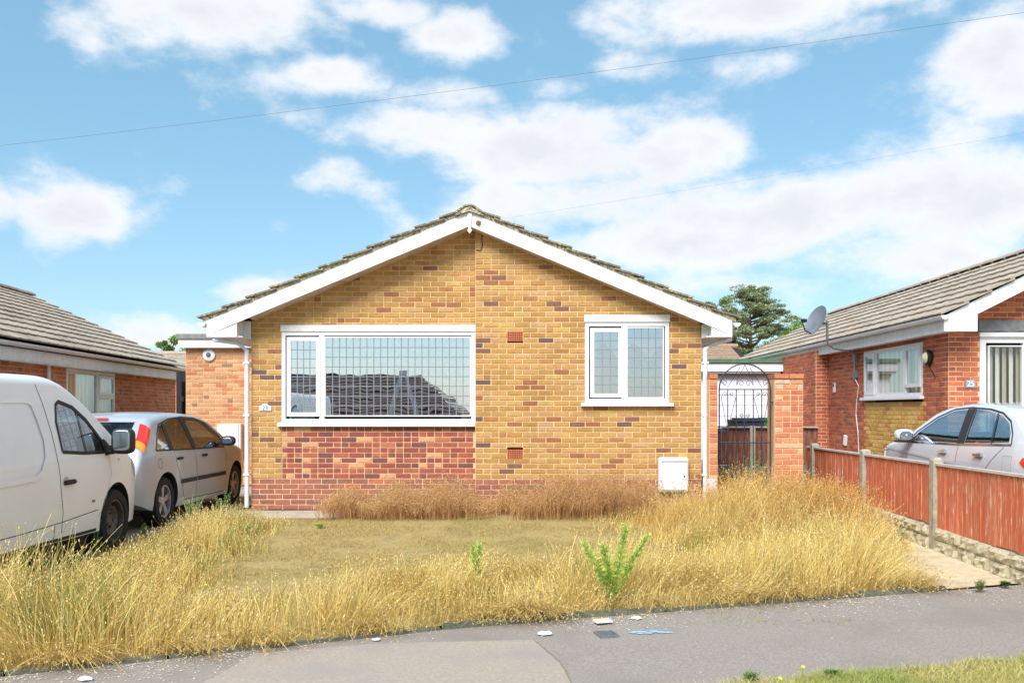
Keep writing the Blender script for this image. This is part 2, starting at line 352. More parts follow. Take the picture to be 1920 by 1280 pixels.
# ------------------------------------------------------------------ windows
def window(parent, B, U, Nn, w, z0, z1, lights, glassm, sill=True, sill_over=.06, head=0, fr=.055, leadgrid=None, depth=.07, name='window', panes_blind=None):
    """B: lower-left corner on the wall face; lights: (u0, u1, v0, v1, opening sash?) inside the frame"""
    U = Vector(U); Nn = Vector(Nn); Zv = Vector((0, 0, 1)); B = Vector(B)
    def bx(mb, u0, u1, v0, v1, d0, d1):
        mb.obox(B+U*((u0+u1)/2)+Nn*((d0+d1)/2)+Zv*((v0+v1)/2-B.z), (U, -Nn, Zv), ((u1-u0)/2, abs(d1-d0)/2, (v1-v0)/2))
    f = MB()
    top = z1-head
    bx(f, 0, w, z0, z0+fr, -depth, .012); bx(f, 0, w, top-fr, top, -depth, .012); bx(f, 0, fr, z0+fr, top-fr, -depth, .0118); bx(f, w-fr, w, z0+fr, top-fr, -depth, .0118)
    for k, L0 in enumerate(lights[:-1]):
        if L0[1] < w-fr-.01 and L0[1]+.001 < lights[k+1][0]: bx(f, L0[1], lights[k+1][0], z0+fr, top-fr, -depth, .0116)
    fo = f.build(name, white, parent)
    if head:
        h = MB(); bx(h, -.012, w+.012, top+.004, z1, -.05, .03); h.build('head_board', white_old, fo)
    for (u0, u1, v0, v1, sash) in lights:
        e = .045 if sash else .018; d = .02 if sash else 0
        sm = MB(); o_ = .012 if sash else 0
        bx(sm, u0-o_, u1+o_, v0-o_, v0+e, -.055, .006+d); bx(sm, u0-o_, u1+o_, v1-e, v1+o_, -.055, .006+d); bx(sm, u0-o_, u0+e, v0+e, v1-e, -.055, .0058+d); bx(sm, u1-e, u1+o_, v0+e, v1-e, -.055, .0058+d)
        sm.build('sash' if sash else 'glazing_bead', white, fo)
        g = MB(); q = lambda u, v: B+U*u+Nn*(-.012+d)+Zv*(v-B.z)
        g.prism([q(u0+e, v0+e), q(u1-e, v0+e), q(u1-e, v1-e), q(u0+e, v1-e)], Nn*-.004); g.build('pane', glassm, fo)
        if leadgrid:
            nc = max(2, round((u1-u0-2*e)/leadgrid[0])); nr = leadgrid[1]; l = MB(); du = (u1-u0-2*e)/nc; dv = (v1-v0-2*e)/nr
            for i in range(1, nc): bx(l, u0+e+i*du-.006, u0+e+i*du+.006, v0+e, v1-e, -.0115+d, -.009+d)
            for i in range(1, nr): bx(l, u0+e, u1-e, v0+e+i*dv-.006, v0+e+i*dv+.006, -.0112+d, -.0085+d)
            l.build('leading', lead, fo)
    if sill:
        s_ = MB(); bx(s_, -sill_over, w+sill_over if sill != 'left' else w, z0-.055, z0-.002, -.05, .075); s_.build('sill', white, fo, bevel=.006)
    return fo
def text(body, size, loc, mat, parent, depth=.004, face=(0, -1), name='digits'):
    c = bpy.data.curves.new(name, 'FONT'); c.body = body; c.size = size; c.extrude = depth; c.align_x = 'CENTER'; c.align_y = 'CENTER'
    t = bpy.data.objects.new('tmp_text', c); COL.objects.link(t); bpy.context.view_layer.update()
    me = bpy.data.meshes.new_from_object(t.evaluated_get(bpy.context.evaluated_depsgraph_get())); bpy.data.objects.remove(t)
    me.materials.clear(); me.materials.append(mat); me.name = name
    rot = Matrix.Rotation(math.atan2(-face[0]*-1, face[1]*-1) if False else math.atan2(face[0], -face[1]), 4, 'Z') @ Matrix.Rotation(R(90), 4, 'X')
    me.transform(rot); o = bpy.data.objects.new(name, me); _link(o, parent, loc); return o
# ================================================================== THE GROUND
KX = [-16, -3.16, -1.28, -.35, 1.2, 3.41, 16]; KY = [.2, 5.43, 6.22, 6.62, 7.06, 7.72, 11.6]
VX = [-16, -1.0, 1.2, 3.1, 16]; VY = [-1.2, 4.5, 5.25, 5.74, 9.4]
def ky(x): return float(np.interp(x, KX, KY))
def vy(x): return float(np.interp(x, VX, VY))
def sheet(name, fa, fb, x0, x1, mat, off, nx=40, ny=10, fz=None, swap=False):
    b = MB(); rows = []
    for i in range(nx+1):
        x = x0+(x1-x0)*i/nx; ya, yb = fa(x), fb(x); rows.append([])
        for j in range(ny+1):
            y = ya+(yb-ya)*j/ny; rows[-1].append((x, y, (fz(x, y) if fz else gz(y))+off))
    b.grid(rows); b.f = [tuple(reversed(f)) for f in b.f]
    o = b.build(name, mat); o['kind'] = 'structure'; return o
soil = M('dry_soil', S(164,146,108), S(138,122,86), 9, .95, bump=.8, bscale=40, c3=S(176,164,110), s3=1.3)
b = MB(); ys = [-500, -80, -20, 2.9, 4, 6, 8, 10, 12, 14, 20, 40, 700]
def gbase(y): return gz(y)-.05 if y > 2.95 else -.46
b.grid([[(x, y, gbase(y)) for x in (600, 40, 10, 0, -10, -40, -600)] for y in ys])
tag(b.build('ground', soil), kind='structure')
asphalt = M('worn_asphalt', S(128,120,114), S(160,151,143), 55, .93, bump=.7, bscale=160, lo=.3, hi=.7, c3=S(132,124,117), s3=1.1)
patch_m = M('pale_worn_asphalt', S(146,135,125), S(168,156,144), 45, .93, bump=.5, bscale=150, lo=.3, hi=.7, c3=S(148,140,134), s3=1.6)
sheet('pavement', vy, lambda x: ky(x)-.03, -15, 15, asphalt, -.012, 60, 6)
pb = MB()                                # an older, paler length of surfacing let into the pavement
a0, a1 = gp(478, 1222), gp(1000, 1196); b1 = gp(1090, 1290); b0 = Vector((-1.9, 4.25, 0))
pp = [(a0.x, a0.y), (gp(700, 1200).x, gp(700, 1200).y-.05), (a1.x, a1.y), (gp(1052, 1240).x, gp(1052, 1240).y), (b1.x, b1.y-.4), (-2.3, 3.95), (a0.x-.1, a0.y-.5)]
pp = [(x, min(y, ky(x)-.10)) for x, y in pp]
pb.add([(x, y, gz(y)-.007) for x, y in pp], [tuple(range(len(pp)-1, -1, -1))]); tag(pb.build('pavement_patch', patch_m), kind='structure')
jn = MB(); rj = random.Random(3); la = []; lb = []
for i in range(25):
    t = i/24; q = [Vector((*pp[2], 0)), Vector((*pp[3], 0)), Vector((*pp[4], 0))]; p = q[0].lerp(q[1], t*2) if t < .5 else q[1].lerp(q[2], t*2-1); w_ = rj.uniform(.0015, .006); o_ = rj.uniform(-.006, .006)
    la.append((p.x-w_+o_, p.y, gz(p.y)-.0035)); lb.append((p.x+w_+o_, p.y, gz(p.y)-.0035))
jn.grid([la, lb]); jn.f = [tuple(reversed(f)) for f in jn.f]; tag(jn.build('pavement_joint', M('joint_dirt', S(118,108,96), S(138,124,100), 30, .95)), kind='structure')
verge_m = M('verge_turf', S(156,148,92), S(174,164,108), 12, .95, bump=.7, bscale=50)
sheet('verge', lambda x: vy(x)-1.35, lambda x: vy(x)-.02, -15, 15, verge_m, -.004, 40, 5)
road_m = M('road_asphalt', S(112,108,106), S(124,119,116), 50, .9, bump=.6, bscale=140)
sheet('road', lambda x: vy(x)-8.6, lambda x: vy(x)-1.5, -60, 60, road_m, -.10, 60, 6, fz=lambda x, y: -.2)
kb = MB(); ws = [-15+i*.92 for i in range(33)]
kr = root('road_kerb', (0, 3.4, -.3), 'long pale concrete road kerb behind the verge', 'kerb'); del kr['label'], kr['category']; kr['kind'] = 'structure'
for x in ws:
    y0, y1 = vy(x)-1.43, vy(x+.91)-1.43; k_ = MB(); d = Vector((.91, y1-y0, 0)); L_ = d.length; d.normalize(); n_ = Vector((-d.y, d.x, 0))
    k_.obox(Vector((x, y0, -.22))+d*L_/2, (d, n_, Vector((0,0,1))), (L_/2-.004, .065, .12)); k_.build('kerb_stone', M('kerb_concrete', S(160,156,148), S(142,138,130), 12, .9, bump=.4), kr)
# garden edging: small concrete edging stones along the back of the pavement, some sunk and tilted
er = root('garden_edging', (0, 6.7, -.12), 'x', 'x'); del er['label'], er['category']; er['kind'] = 'structure'
edge_m = M('edging_concrete', S(116,116,100), S(90,92,80), 16, .95, bump=.9, bscale=50, c3=S(92,100,74), s3=7)
x = -6.5; r_ = random.Random(4)
while x < 3.35:
    x2 = x+.84; y1, y2 = ky(x), ky(x2); d = Vector((x2-x, y2-y1, 0)); L_ = d.length; d.normalize(); n_ = Vector((-d.y, d.x, 0)); up = (Vector((0,0,1))+n_*r_.uniform(-.12, .12)).normalized()
    k_ = MB(); k_.obox(Vector(((x+x2)/2, (y1+y2)/2, gz((y1+y2)/2)-.045+r_.uniform(-.014, .014))), (d, n_, up), (L_/2-.006, .032, .062)); k_.build('edging_stone', edge_m, er, bevel=.012); x = x2
drive_m = M('drive_concrete', S(150,140,124), S(168,158,140), 14, .95, bump=.6, bscale=60, c3=S(126,116,100), s3=2.2)
sheet('driveway', lambda x: ky(x)+.03, lambda x: 17.25, -7.4, -4.25, drive_m, -.012, 10, 30)
path_m = M('beige_concrete', S(186,170,142), S(198,184,156), 10, .95, bump=.5, bscale=70, c3=S(170,152,124), s3=3)
sheet('side_path', lambda x: ky(x)+.02, lambda x: 12.6, 3.38, 4.36, path_m, -.008, 6, 24)
sheet('neighbour_drive', lambda x: ky(x)+.02, lambda x: 13.75, 4.5, 8.4, M('neighbour_drive_concrete', S(170,162,148), S(182,174,160), 8, .95, bump=.5), .02, 8, 20)
sheet('front_path', lambda x: 12.05, lambda x: 13.0, -4.24, -2.5, M('front_path_concrete', S(168,158,142), S(182,172,154), 12, .95, bump=.6, c3=S(150,136,112), s3=3), .003, 10, 4)
lawn_m = M('parched_lawn', S(166,146,94), S(148,132,84), 22, .97, bump=.9, bscale=60, c3=S(142,122,84), s3=3.4, lo3=.54, hi3=.66)
sheet('lawn', lambda x: ky(x)+.05, lambda x: 12.99 if x > -2.52 else 12.03, -4.22, 3.36, lawn_m, -.003, 30, 20)
sheet('back_yard', lambda x: 12.62, lambda x: 30, 2.5, 6.3, M('yard_concrete', S(150,146,138), S(134,130,122), 10, .95), .004, 6, 8)
# ================================================================== THE MAIN BUNGALOW
YR = 13.0; YL = 13.11                    # right-hand wall stands half a brick forward of the left-hand wall
XL, XS, XR = -4.0, -.757, 2.485
APX, APZ, SLP = -.825, 4.225, .413
house = root('bungalow', (-.75, 13.0, 0), 'yellow brick gabled bungalow with wide leaded window, red brick panel and house number 23', 'house')
def gable(zl, zh): return max(0, (APZ-.11-zh)/SLP+.02)
def near_main(o): return (o-Vector((.6, 13, 1.7))).length
W1 = (-3.56, -.762, 1.30, 2.665); W2 = (.818, 2.02, 1.545, 2.80)
def iv_right(zl, zh, k):
    h = gable(zl, zh); a, b = max(XS, APX-h), min(XR, APX+h)
    if b <= a+.02: return []
    runs = [(0+a-XS, b-XS)]; zm = (zl+zh)/2
    if W2[2]-.02 < zm < W2[3]: runs = cut(runs, W2[0]-XS, W2[1]-XS)
    for zc in (2.42, .725):
        if zc < zm < zc+.15: runs = cut(runs, -.30-XS, -.07-XS)
    return runs
def iv_left(zl, zh, k):
    h = gable(zl, zh); a, b = max(XL, APX-h), XS
    if b <= a+.02: return []
    runs = [(a-XL, b-XL)]; zm = (zl+zh)/2
    if W1[2]-.08 < zm < W1[3]-.035: runs = cut(runs, W1[0]-XL, W1[1]-XL+.1)
    return runs
pal_r = lambda u, z: PLIN if z < .475 else YEL
pal_l = lambda u, z: PLIN if z < .475 else (REDP if (u > W1[0]-XL-.01 and z < W1[2]) else YEL)
brick_wall(house, (XS, YR), 0, 0, 56, iv_right, pal_r, mortar, 240, seed=5, near=near_main, header=.04)
def iv_left_a(zl, zh, k): return iv_left(zl, zh, k) if (zl+zh)/2 >= W1[2]-.08 or (zl+zh)/2 < .475 else [(0, W1[0]-XL-.004)]
def iv_left_p(zl, zh, k): return [] if (zl+zh)/2 >= W1[2]-.08 or (zl+zh)/2 < .475 else [(W1[0]-XL+.004, XS-XL)]
brick_wall(house, (XL, YL), 0, 0, 56, iv_left_a, pal_l, mortar, 0, seed=6, header=.03)
brick_wall(house, (XL, YL), 0, 0, 56, iv_left_p, lambda u, z: REDP, mortar_r, 60, seed=8, header=.42, off0=.06, near=near_main)
# return of the forward wall, side and back walls, floor, ceiling
sidewall_m = M('side_brick', S(196,146,80), S(176,120,68), 9, .9, bump=.6, bscale=40)
plaster = M('room_plaster', S(134,128,120), S(124,118,110), 2, .9)
b = MB(); b.box(XS+.004, XS+.10, YR+.006, YL+.19, 0, 4.1); b.build('wall_return', sidewall_m, house)
b = MB(); b.box(XL+.002, XL+.2, YL+.21, 22, 0, 2.56); b.build('wall', sidewall_m, house)
b = MB(); b.box(XR-.2, XR-.002, YR+.21, 22, 0, 2.56); b.build('wall', sidewall_m, house)
b = MB(); b.prism([(XL+.2, 21.8, 0), (XR-.2, 21.8, 0), (XR-.2, 21.8, 2.55), (APX, 21.8, 4.05), (XL+.2, 21.8, 2.55)], (0, .2, 0)); b.build('back_wall', sidewall_m, house)
b = MB(); b.box(XL+.201, XR-.201, 16.6, 16.7, .06, 2.75); b.build('room_wall', plaster, house)
b = MB(); b.box(-.2, -.1, 13.25, 16.59, .06, 2.7); b.build('room_wall', plaster, house)
b = MB(); b.box(XL+.202, XR-.202, 13.32, 21.79, 0, .055); b.build('floor', M('room_carpet', S(120,104,88), S(104,90,76), 20, .95), house)
b = MB(); b.box(XL+.203, XR-.203, 13.32, 21.79, 2.82, 2.86); b.build('ceiling', plaster, house)
# roof deck and tiles
YF = 12.76; HW = 3.70
zr = lambda x, d=0: APZ-SLP*abs(x-APX)-d
cs = math.cos(math.atan(SLP)); sn = math.sin(math.atan(SLP))
for sgn in (-1, 1):
    xe = APX+sgn*HW
    b = MB(); b.prism([(APX+sgn*.004, YF+.05, zr(APX, .05)), (xe, YF+.05, zr(xe, .05)), (xe, YF+.05, zr(xe, .002)), (APX+sgn*.004, YF+.05, zr(APX, .002))], (0, 9.3, 0)); b.build('roof_deck', dark, house)
    # bedding mortar along the verge
    b = MB(); n = 60; r_ = random.Random(2+sgn); top = []; bot = []
    for i in range(n+1):
        x = APX+sgn*(.03+(HW+.02)*i/n); top.append((x, YF-.012+r_.uniform(-.01, .006), zr(x)+.062+r_.uniform(-.008, .006))); bot.append((x, YF-.004, zr(x)+.001))
    b.grid([top, bot]) if sgn > 0 else b.grid([bot, top]); 
    b.grid([[(p[0], YF+.08, p[2]) for p in top], top] if sgn > 0 else [top, [(p[0], YF+.08, p[2]) for p in top]]); b.build('verge_bedding', lichen, house)
    V_ = (-sgn*cs, 0, sn); O_ = (APX+sgn*(HW+.10), YF-.045, zr(APX+sgn*(HW+.10))+.028); g_ = (HW+.10)/cs/11.2
    tile_roof(house, O_, (0, 1, 0), V_, 28, 11, .33, g_, tileV, 44, seed=20+sgn, order=lambda q: q[2], lift=.046)
    # barge board, verge soffit, boxed eaves end
    b = MB(); e = APX+sgn*HW; i_ = APX+sgn*.002
    b.prism([(i_, YF, zr(APX)), (e, YF, zr(e)), (e, YF, zr(e)-.215), (e-sgn*.3, YF, zr(e-sgn*.3)-.205), (i_, YF, zr(APX)-.2)], (0, .024, 0)); b.build('barge_board', white_old, house)
    b = MB(); xw = XL if sgn < 0 else XR; q0 = YF+.026; q1 = (YL if sgn < 0 else YR)-.002
    b.prism([(i_, q0, zr(APX)-.205), (xw-sgn*.06, q0, zr(xw-sgn*.06)-.205), (xw-sgn*.06, q0, zr(xw-sgn*.06)-.19), (i_, q0, zr(APX)-.19)], (0, q1-q0, 0)); b.build('verge_soffit', soffit_m, house)
    zb = zr(e)-.23
    b = MB(); b.prism([(e, YF+.003, zr(e)-.216), (e, YF+.003, zb), (xw+sgn*.015, YF+.003, zb), (xw+sgn*.015, YF+.003, min(zr(xw), zr(e)+.06)-.16), (e-sgn*.06, YF+.003, zr(e)-.19)], (0, .02, 0)) if False else None
    b = MB(); b.prism([(e, YF+.002, zr(e)-.217), (xw+sgn*.10, YF+.002, zr(xw+sgn*.10)-.217), (xw+sgn*.10, YF+.002, zb), (e, YF+.002, zb)], (0, .02, 0)); b.build('eaves_box_end', white, house)
    b = MB(); b.box(min(xw-sgn*.002, xw+sgn*.099), max(xw-sgn*.002, xw+sgn*.099), q1-.03, q1-.012, zb, zr(xw)-.195)
    b.build('eaves_box_cheek', white_old, house)
    b = MB(); b.box(min(xw+sgn*.101, xw+sgn*.113), max(xw+sgn*.101, xw+sgn*.113), YF+.0265, q1, zb+.002, zr(xw+sgn*.113)-.09); b.build('eaves_box_return', white_old, house)
    for k in range(4):                    # soffit boards
        xa = xw+sgn*(.024+k*(abs(e-xw)-.03)/4); xb = xw+sgn*(.024+(k+1)*(abs(e-xw)-.03)/4-.006)
        b = MB(); b.box(min(xa, xb), max(xa, xb), YF+.024, 22, zb+.001, zb+.014); b.build('soffit_board', white_old, house)
    b = MB(); b.box(min(e, e-sgn*.02), max(e, e-sgn*.02), YF+.0255, 22, zb-.004, zr(e)-.02); b.build('fascia', white_old, house)
    # gutter and down pipe
    gx = e+sgn*.06; zg = zr(e)-.035; prof = [(.055*math.cos(a), .055*math.sin(a)) for a in [math.pi+math.pi*i/8 for i in range(9)]]
    b = MB(); b.grid([[(gx+x_, y_, zg+z_) for x_, z_ in prof] for y_ in (YF-.03, 22)]); b.grid([[(gx+x_*.93, y_, zg+z_*.93) for x_, z_ in prof] for y_ in (22, YF-.03)])
    b.add([(gx+x_, YF-.03, zg+z_) for x_, z_ in prof], [tuple(range(9))]); b.build('gutter', white, house)
    dy = 13.6; dpx = xw+sgn*.045
    b = MB()
    if sgn < 0: b.tube([(gx, 13.25, zg-.05), (gx, 13.25, zg-.2), (xw-.2, 13.1, zb-.06), (dpx, 13.04, zb-.17), (dpx, 13.04, 0.04)], .032, 10)
    else: b.tube([(gx, 13.15, zg-.05), (gx, 13.15, zg-.2), (xw+.2, 13.05, zb-.07), (dpx, 12.95, zb-.16), (dpx, 12.95, 0.02)], .034, 10)
    b.build('down_pipe', white, house, smooth=True)
    b = MB()
    yy = 13.04 if sgn < 0 else 12.95
    for z_ in (.5, 1.35, 2.1): b = MB(); b.box(dpx-.045, dpx+.045, yy-.036, yy+.07, z_, z_+.03); b.build('pipe_clip', white, house)
# ridge tiles: each half-round, the first bedded in a lump of mortar
for k in range(20):
    b = MB(); y0 = YF-.06+k*.45; prof = [(.20,-.05),(.16,-.02),(.11,.015),(.06,.05),(0,.062),(-.06,.05),(-.11,.015),(-.16,-.02),(-.20,-.05)]
    b.grid([[(APX+x_*sc, y_, APZ+.035+z_*sc) for x_, z_ in prof] for y_, sc in ((y0, 1.06), (y0+.44, 1.0))]); b.grid([[(APX+x_*sc*.86, y_, APZ+.02+z_*sc*.86) for x_, z_ in prof] for y_, sc in ((y0+.44, 1.0), (y0, 1.06))])
    b.add([(APX+x_*1.06, y0, APZ+.035+z_*1.06) for x_, z_ in prof]+[(APX+x_*.91, y0, APZ+.02+z_*.91) for x_, z_ in prof], [(i, i+9, i+10, i+1) for i in range(8)])
    b.build('ridge_tile', tileV[k % 2], house, smooth=True)
b = MB(); r_ = random.Random(9); pts = []
for i in range(14):
    u = 1-2*i/13; pts.append((APX+.21*u, YF-.05, APZ+.075-.125*abs(u)**1.2+r_.uniform(-.012, .008)))
b.prism(pts+[(APX-.16, YF-.05, APZ-.05), (APX, YF-.05, APZ+.0), (APX+.16, YF-.05, APZ-.05)], (0, .09, 0)); b.build('ridge_end_mortar', lichen, house)
# finial at the apex
b = MB(); b.prism([(APX-.03, YF-.022, APZ-.01), (APX+.04, YF-.022, APZ-.01), (APX+.024, YF-.022, APZ-.24), (APX+.04, YF-.022, APZ-.262), (APX+.005, YF-.022, APZ-.31), (APX-.03, YF-.022, APZ-.262), (APX-.014, YF-.022, APZ-.24)], (0, .02, 0)); b.build('finial', white_old, house, bevel=.004)
# windows
z0, z1 = W1[2], W1[3]; w = W1[1]-W1[0]
wl = window(house, (W1[0], YL, z0), (1, 0, 0), (0, -1, 0), w, z0-.045, z1, [(.09, .545, z0+.06, z1-.185, True), (.615, w-.06, z0+.045, z1-.165, False)], win_glass, sill='left', sill_over=.05, head=.095, leadgrid=(.0985, 8))
z0, z1 = W2[2], W2[3]; w = W2[1]-W2[0]
window(house, (W2[0], YR, z0), (1, 0, 0), (0, -1, 0), w, z0-.0, z1, [(.085, .52, z0+.085, z1-.20, True), (.59, w-.07, z0+.06, z1-.17, False)], win_glass3, sill=True, head=.105, leadgrid=(.105, 7))
# air bricks
terra = M('terracotta', S(196,112,74), S(178,96,62), 14, .9)
for zc in (2.42, .725):
    b = MB(); b.box(-.298, -.072, YR-.002, YR+.01, zc+.003, zc+.147); o = b.build('air_brick', terra, house); h = MB()
    for i in range(8):
        for j in range(5): h.box(-.288+i*.026, -.288+i*.026+.015, YR-.0035, YR+.004, zc+.014+j*.026, zc+.014+j*.026+.015)
    h.build('vent_hole', dark, o)
# cable tacked down the wall beneath the apex
b = MB(); b.tube([(-.67, YF-.01, 4.09), (-.665, YR-.012, 3.97), (-.66, YR-.01, 3.9), (-.655, YR-.01, 3.78), (-.685, YR-.01, 3.72), (-.74, YR-.01, 3.73)], .006, 6); b.build('cable', black, house)
b = MB(); b.lathe([(0, -.03), (.03, -.028), (.035, 0)], (-.70, YF-.002, 4.07), (0, 1, 0), 10); b.build('cable_bracket', M('rusty_bracket', S(120,88,64), rough=.8), house)
# plaque with the house number
pl = root('house_number_plaque', (-3.80, YL-.004, 1.43), 'small white house number 23 plaque on yellow bricks beside the wide window', 'house sign')
b = MB(); b.prism([(-3.885, YL-.003, 1.43), (-3.71, YL-.003, 1.43), (-3.71, YL-.003, 1.50), (-3.745, YL-.003, 1.505), (-3.77, YL-.003, 1.53), (-3.825, YL-.003, 1.53), (-3.85, YL-.003, 1.505), (-3.885, YL-.003, 1.50)], (0, -.014, 0)); b.build('plate', white, pl)
text('23', .085, (-3.797, YL-.018, 1.468), M('number_grey', S(120,120,130), rough=.6), pl)
# gas meter box
mb = root('meter_box', (2.08, YR, .275), 'white gas meter box on the low wall below the smaller window', 'meter box')
b = MB(); b.box(1.86, 2.28, YR-.11, YR-.004, .275, .765); b.build('case', white, mb, bevel=.012)
b = MB(); b.box(1.90, 2.26, YR-.128, YR-.111, .30, .70); o = b.build('door', white, mb, bevel=.006)
b = MB(); b.box(1.90, 2.262, YR-.1245, YR-.1112, .703, .712); b.build('door_gap', dark, mb)
b = MB(); b.lathe([(0, 0), (.012, 0), (.012, .008)], (2.22, YR-.136, .5), (0, 1, 0), 10); b.build('lock', dark, o)
# ------------------------------------------------------------------ the set-back garage on the left
gar = root('flat_roof_garage', (-5.3, 17.3, 0), 'flat-roofed brown brick garage set back beside the yellow bungalow', 'garage')
GX0, GX1, GY, GZ = -6.53, -4.0, 17.3, 2.625
brick_wall(gar, (GX0, GY), 0, 0, 35, lambda a, b, k: [(0, GX1-GX0)], GAR, mortar, 200, seed=31, header=.1, near=lambda o: abs(o.x+5.9)+abs(o.z-1.8))
b = MB(); b.box(GX0+.004, GX0+.2, GY+.21, 22, 0, GZ); b.build('wall', sidewall_m, gar)
b = MB(); b.box(GX0-.05, GX1-.01, GY-.10, 22, GZ+.003, GZ+.05); b.build('roof_slab', white_old, gar)
b = MB(); b.box(GX0-.10, GX1-.01, GY-.13, GY-.105, GZ-.01, GZ+.155); b.build('fascia', white, gar)
b = MB(); b.box(GX0-.13, GX1-.01, GY-.16, 22, GZ+.158, GZ+.25); b.build('roof_felt_edge', M('roof_felt', S(140,140,136), S(122,122,118), 12, .9), gar)
rv = root('alarm_box', (-6.08, GY, 2.42), 'round white wall light with dark centre high on the set-back garage', 'wall light')
b = MB(); b.lathe([(0, -.055), (.06, -.05), (.115, -.03), (.125, -.004)], (-6.08, GY-.004, 2.485), (0, 1, 0), 24); o = b.build('housing', white, rv, smooth=True)
b = MB(); b.lathe([(0, -.075), (.03, -.072), (.05, -.05)], (-6.08, GY-.004, 2.485), (0, 1, 0), 16); b.build('lens', M('smoked_lens', S(96,100,110), rough=.2), rv, smooth=True)
mb2 = root('wall_cabinet', (-5.62, GY, .6), 'plain white cabinet on the set-back garage wall behind the silver hatchback', 'meter box')
b = MB(); b.box(-5.87, -5.42, GY-.19, GY-.004, .60, 1.17); b.build('case', white, mb2, bevel=.008)
b = MB(); b.box(-5.87, -5.46, GY-.205, GY-.192, .605, 1.165); b.build('door', white, mb2, bevel=.005)
b = MB(); b.box(-5.80, -5.785, GY-.212, GY-.206, .92, .96); b.build('latch', dark, mb2)
g2 = root('side_gate', (-6.62, 17.8, 0), 'black side gate standing open beside the set-back garage, with boards added to darken the gap', 'gate')
blackw = M('black_stained_wood', S(34,34,38), S(46,44,46), 12, .8)
for k in range(8):
    b = MB(); b.box(-6.645, -6.62, 17.32+k*.115, 17.32+k*.115+.11, .05, 1.98); b.build('board', blackw, g2)
for k in range(4):
    b = MB(); b.box(-7.08+k*.108, -6.975+k*.108, 18.25, 18.275, .05, 2.2); b.build('board', blackw, g2)  # boards added across the gap beyond the leaf, to fill it with dark
b = MB(); b.box(-6.618, -6.585, 17.32, 18.24, .35, .45); b.box(-6.618, -6.585, 17.32, 18.24, 1.6, 1.7); b.build('ledge', blackw, g2)
# ------------------------------------------------------------------ the left neighbour
LD = Vector((-.1016, .9948, 0)).normalized(); LN = Vector((LD.y, -LD.x, 0)); LE = Vector((-7.5, 12.9, 0))
lh = root('red_brick_bungalow', (-9, 15, 0), 'brown brick bungalow with grey tiled roof behind the white van', 'house')
T0, T1 = -4.0, 9.55; WALL = LE-LN*.22
lang = math.atan2(LD.y, LD.x)
WT0, WT1 = 2.85, 5.22
def iv_lh(zl, zh, k):
    runs = [(0, T1-.03-T0)]
    if .95 < (zl+zh)/2 < 2.2: runs = cut(runs, WT0-T0, WT1-T0)
    return runs
p0 = WALL+LD*T0
brick_wall(lh, (p0.x, p0.y), lang, 0, 29, iv_lh, BRN, mortar_r, 250, seed=41, header=.08, near=lambda o: abs(o.y-16.5)+abs(o.z-1.7)*2)
def lp(t, d, z): q = LE+LD*t+LN*d; return Vector((q.x, q.y, z))
def lbox(mb, t0, t1, d0, d1, za, zb_): mb.obox(lp((t0+t1)/2, (d0+d1)/2, (za+zb_)/2), (LD, LN, Vector((0,0,1))), ((t1-t0)/2, (d1-d0)/2, (zb_-za)/2))
wb = WALL+LD*WT0
lw = window(lh, (wb.x, wb.y, .95), LD, LN, WT1-WT0, .95, 2.19, [(.06, 1.42, 1.0, 2.10, False), (1.52, 2.31, 1.72, 2.08, True), (1.52, 2.31, 1.0, 1.66, False)], win_glass2, sill=True, head=.03)
b = MB(); lbox(b, WT0+1.49, WT1-.06, -.24, -.205, 1.655, 1.725); b.build('transom', white, lw)
bl = root('vertical_blind', (-8.6, 16.5, 1.0), 'pale vertical blind inside the window of the brown brick bungalow', 'blind')
blm = M('blind_fabric', S(246,243,230), S(240,235,218), 4, .9); blm2 = M('blind_fabric_shade', S(206,198,172), S(196,188,162), 4, .9); bls = (blm, blm2)  # every second slat darker: shading between slats put into the colour
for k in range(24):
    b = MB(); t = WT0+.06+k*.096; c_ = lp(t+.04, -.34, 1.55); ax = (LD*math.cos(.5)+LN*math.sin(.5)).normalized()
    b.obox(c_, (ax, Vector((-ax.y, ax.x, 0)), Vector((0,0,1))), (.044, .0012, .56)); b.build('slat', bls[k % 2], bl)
b = MB(); lbox(b, T0+.1, T1-.5, -3.4, -3.3, 0, 2.25); b.build('room_wall', plaster, lh)
b = MB(); lbox(b, T0, T0+.2, -6.9, -.64, 0, 2.25); lbox(b, T1-.55, T1-.35, -6.9, -.64, 0, 2.25); b.build('end_wall', sidewall_m, lh)
b = MB(); lbox(b, T0, T1-.3, -.62, -.02, 2.165, 2.185); b.build('soffit', white_old, lh)
for k in range(5):
    ta = T0+k*2.72; b = MB(); lbox(b, ta, min(T1, ta+2.716), -.045, -.02, 2.16, 2.40); b.build('fascia', white_old, lh)
prof = [(.06*math.cos(a), .06*math.sin(a)) for a in [math.pi+math.pi*i/8 for i in range(9)]]
b = MB(); b.grid([[lp(t, .045+x_, 2.43+z_) for x_, z_ in prof] for t in (T0, T1)]); b.grid([[lp(t, .045+x_*.93, 2.43+z_*.93) for x_, z_ in prof] for t in (T1, T0)]); b.add([lp(T1, .045+x_, 2.43+z_) for x_, z_ in prof], [tuple(range(9))]); b.build('gutter', white, lh, smooth=True)
for t in [T0+.3+k*1.0 for k in range(14)]:
    if t < T1: b = MB(); b.grid([[lp(t_, .045+x_*1.1, 2.43+z_*1.1) for x_, z_ in prof] for t_ in (t, t+.07)]); b.build('gutter_bracket', white, lh)
b = MB(); b.tube([lp(2.0, -.16, 2.17), lp(2.0, -.16, .05)], .03, 8); b.build('down_pipe', white, lh, smooth=True)
lsl = .47; lc, ls_ = 1/math.hypot(1, lsl), lsl/math.hypot(1, lsl)
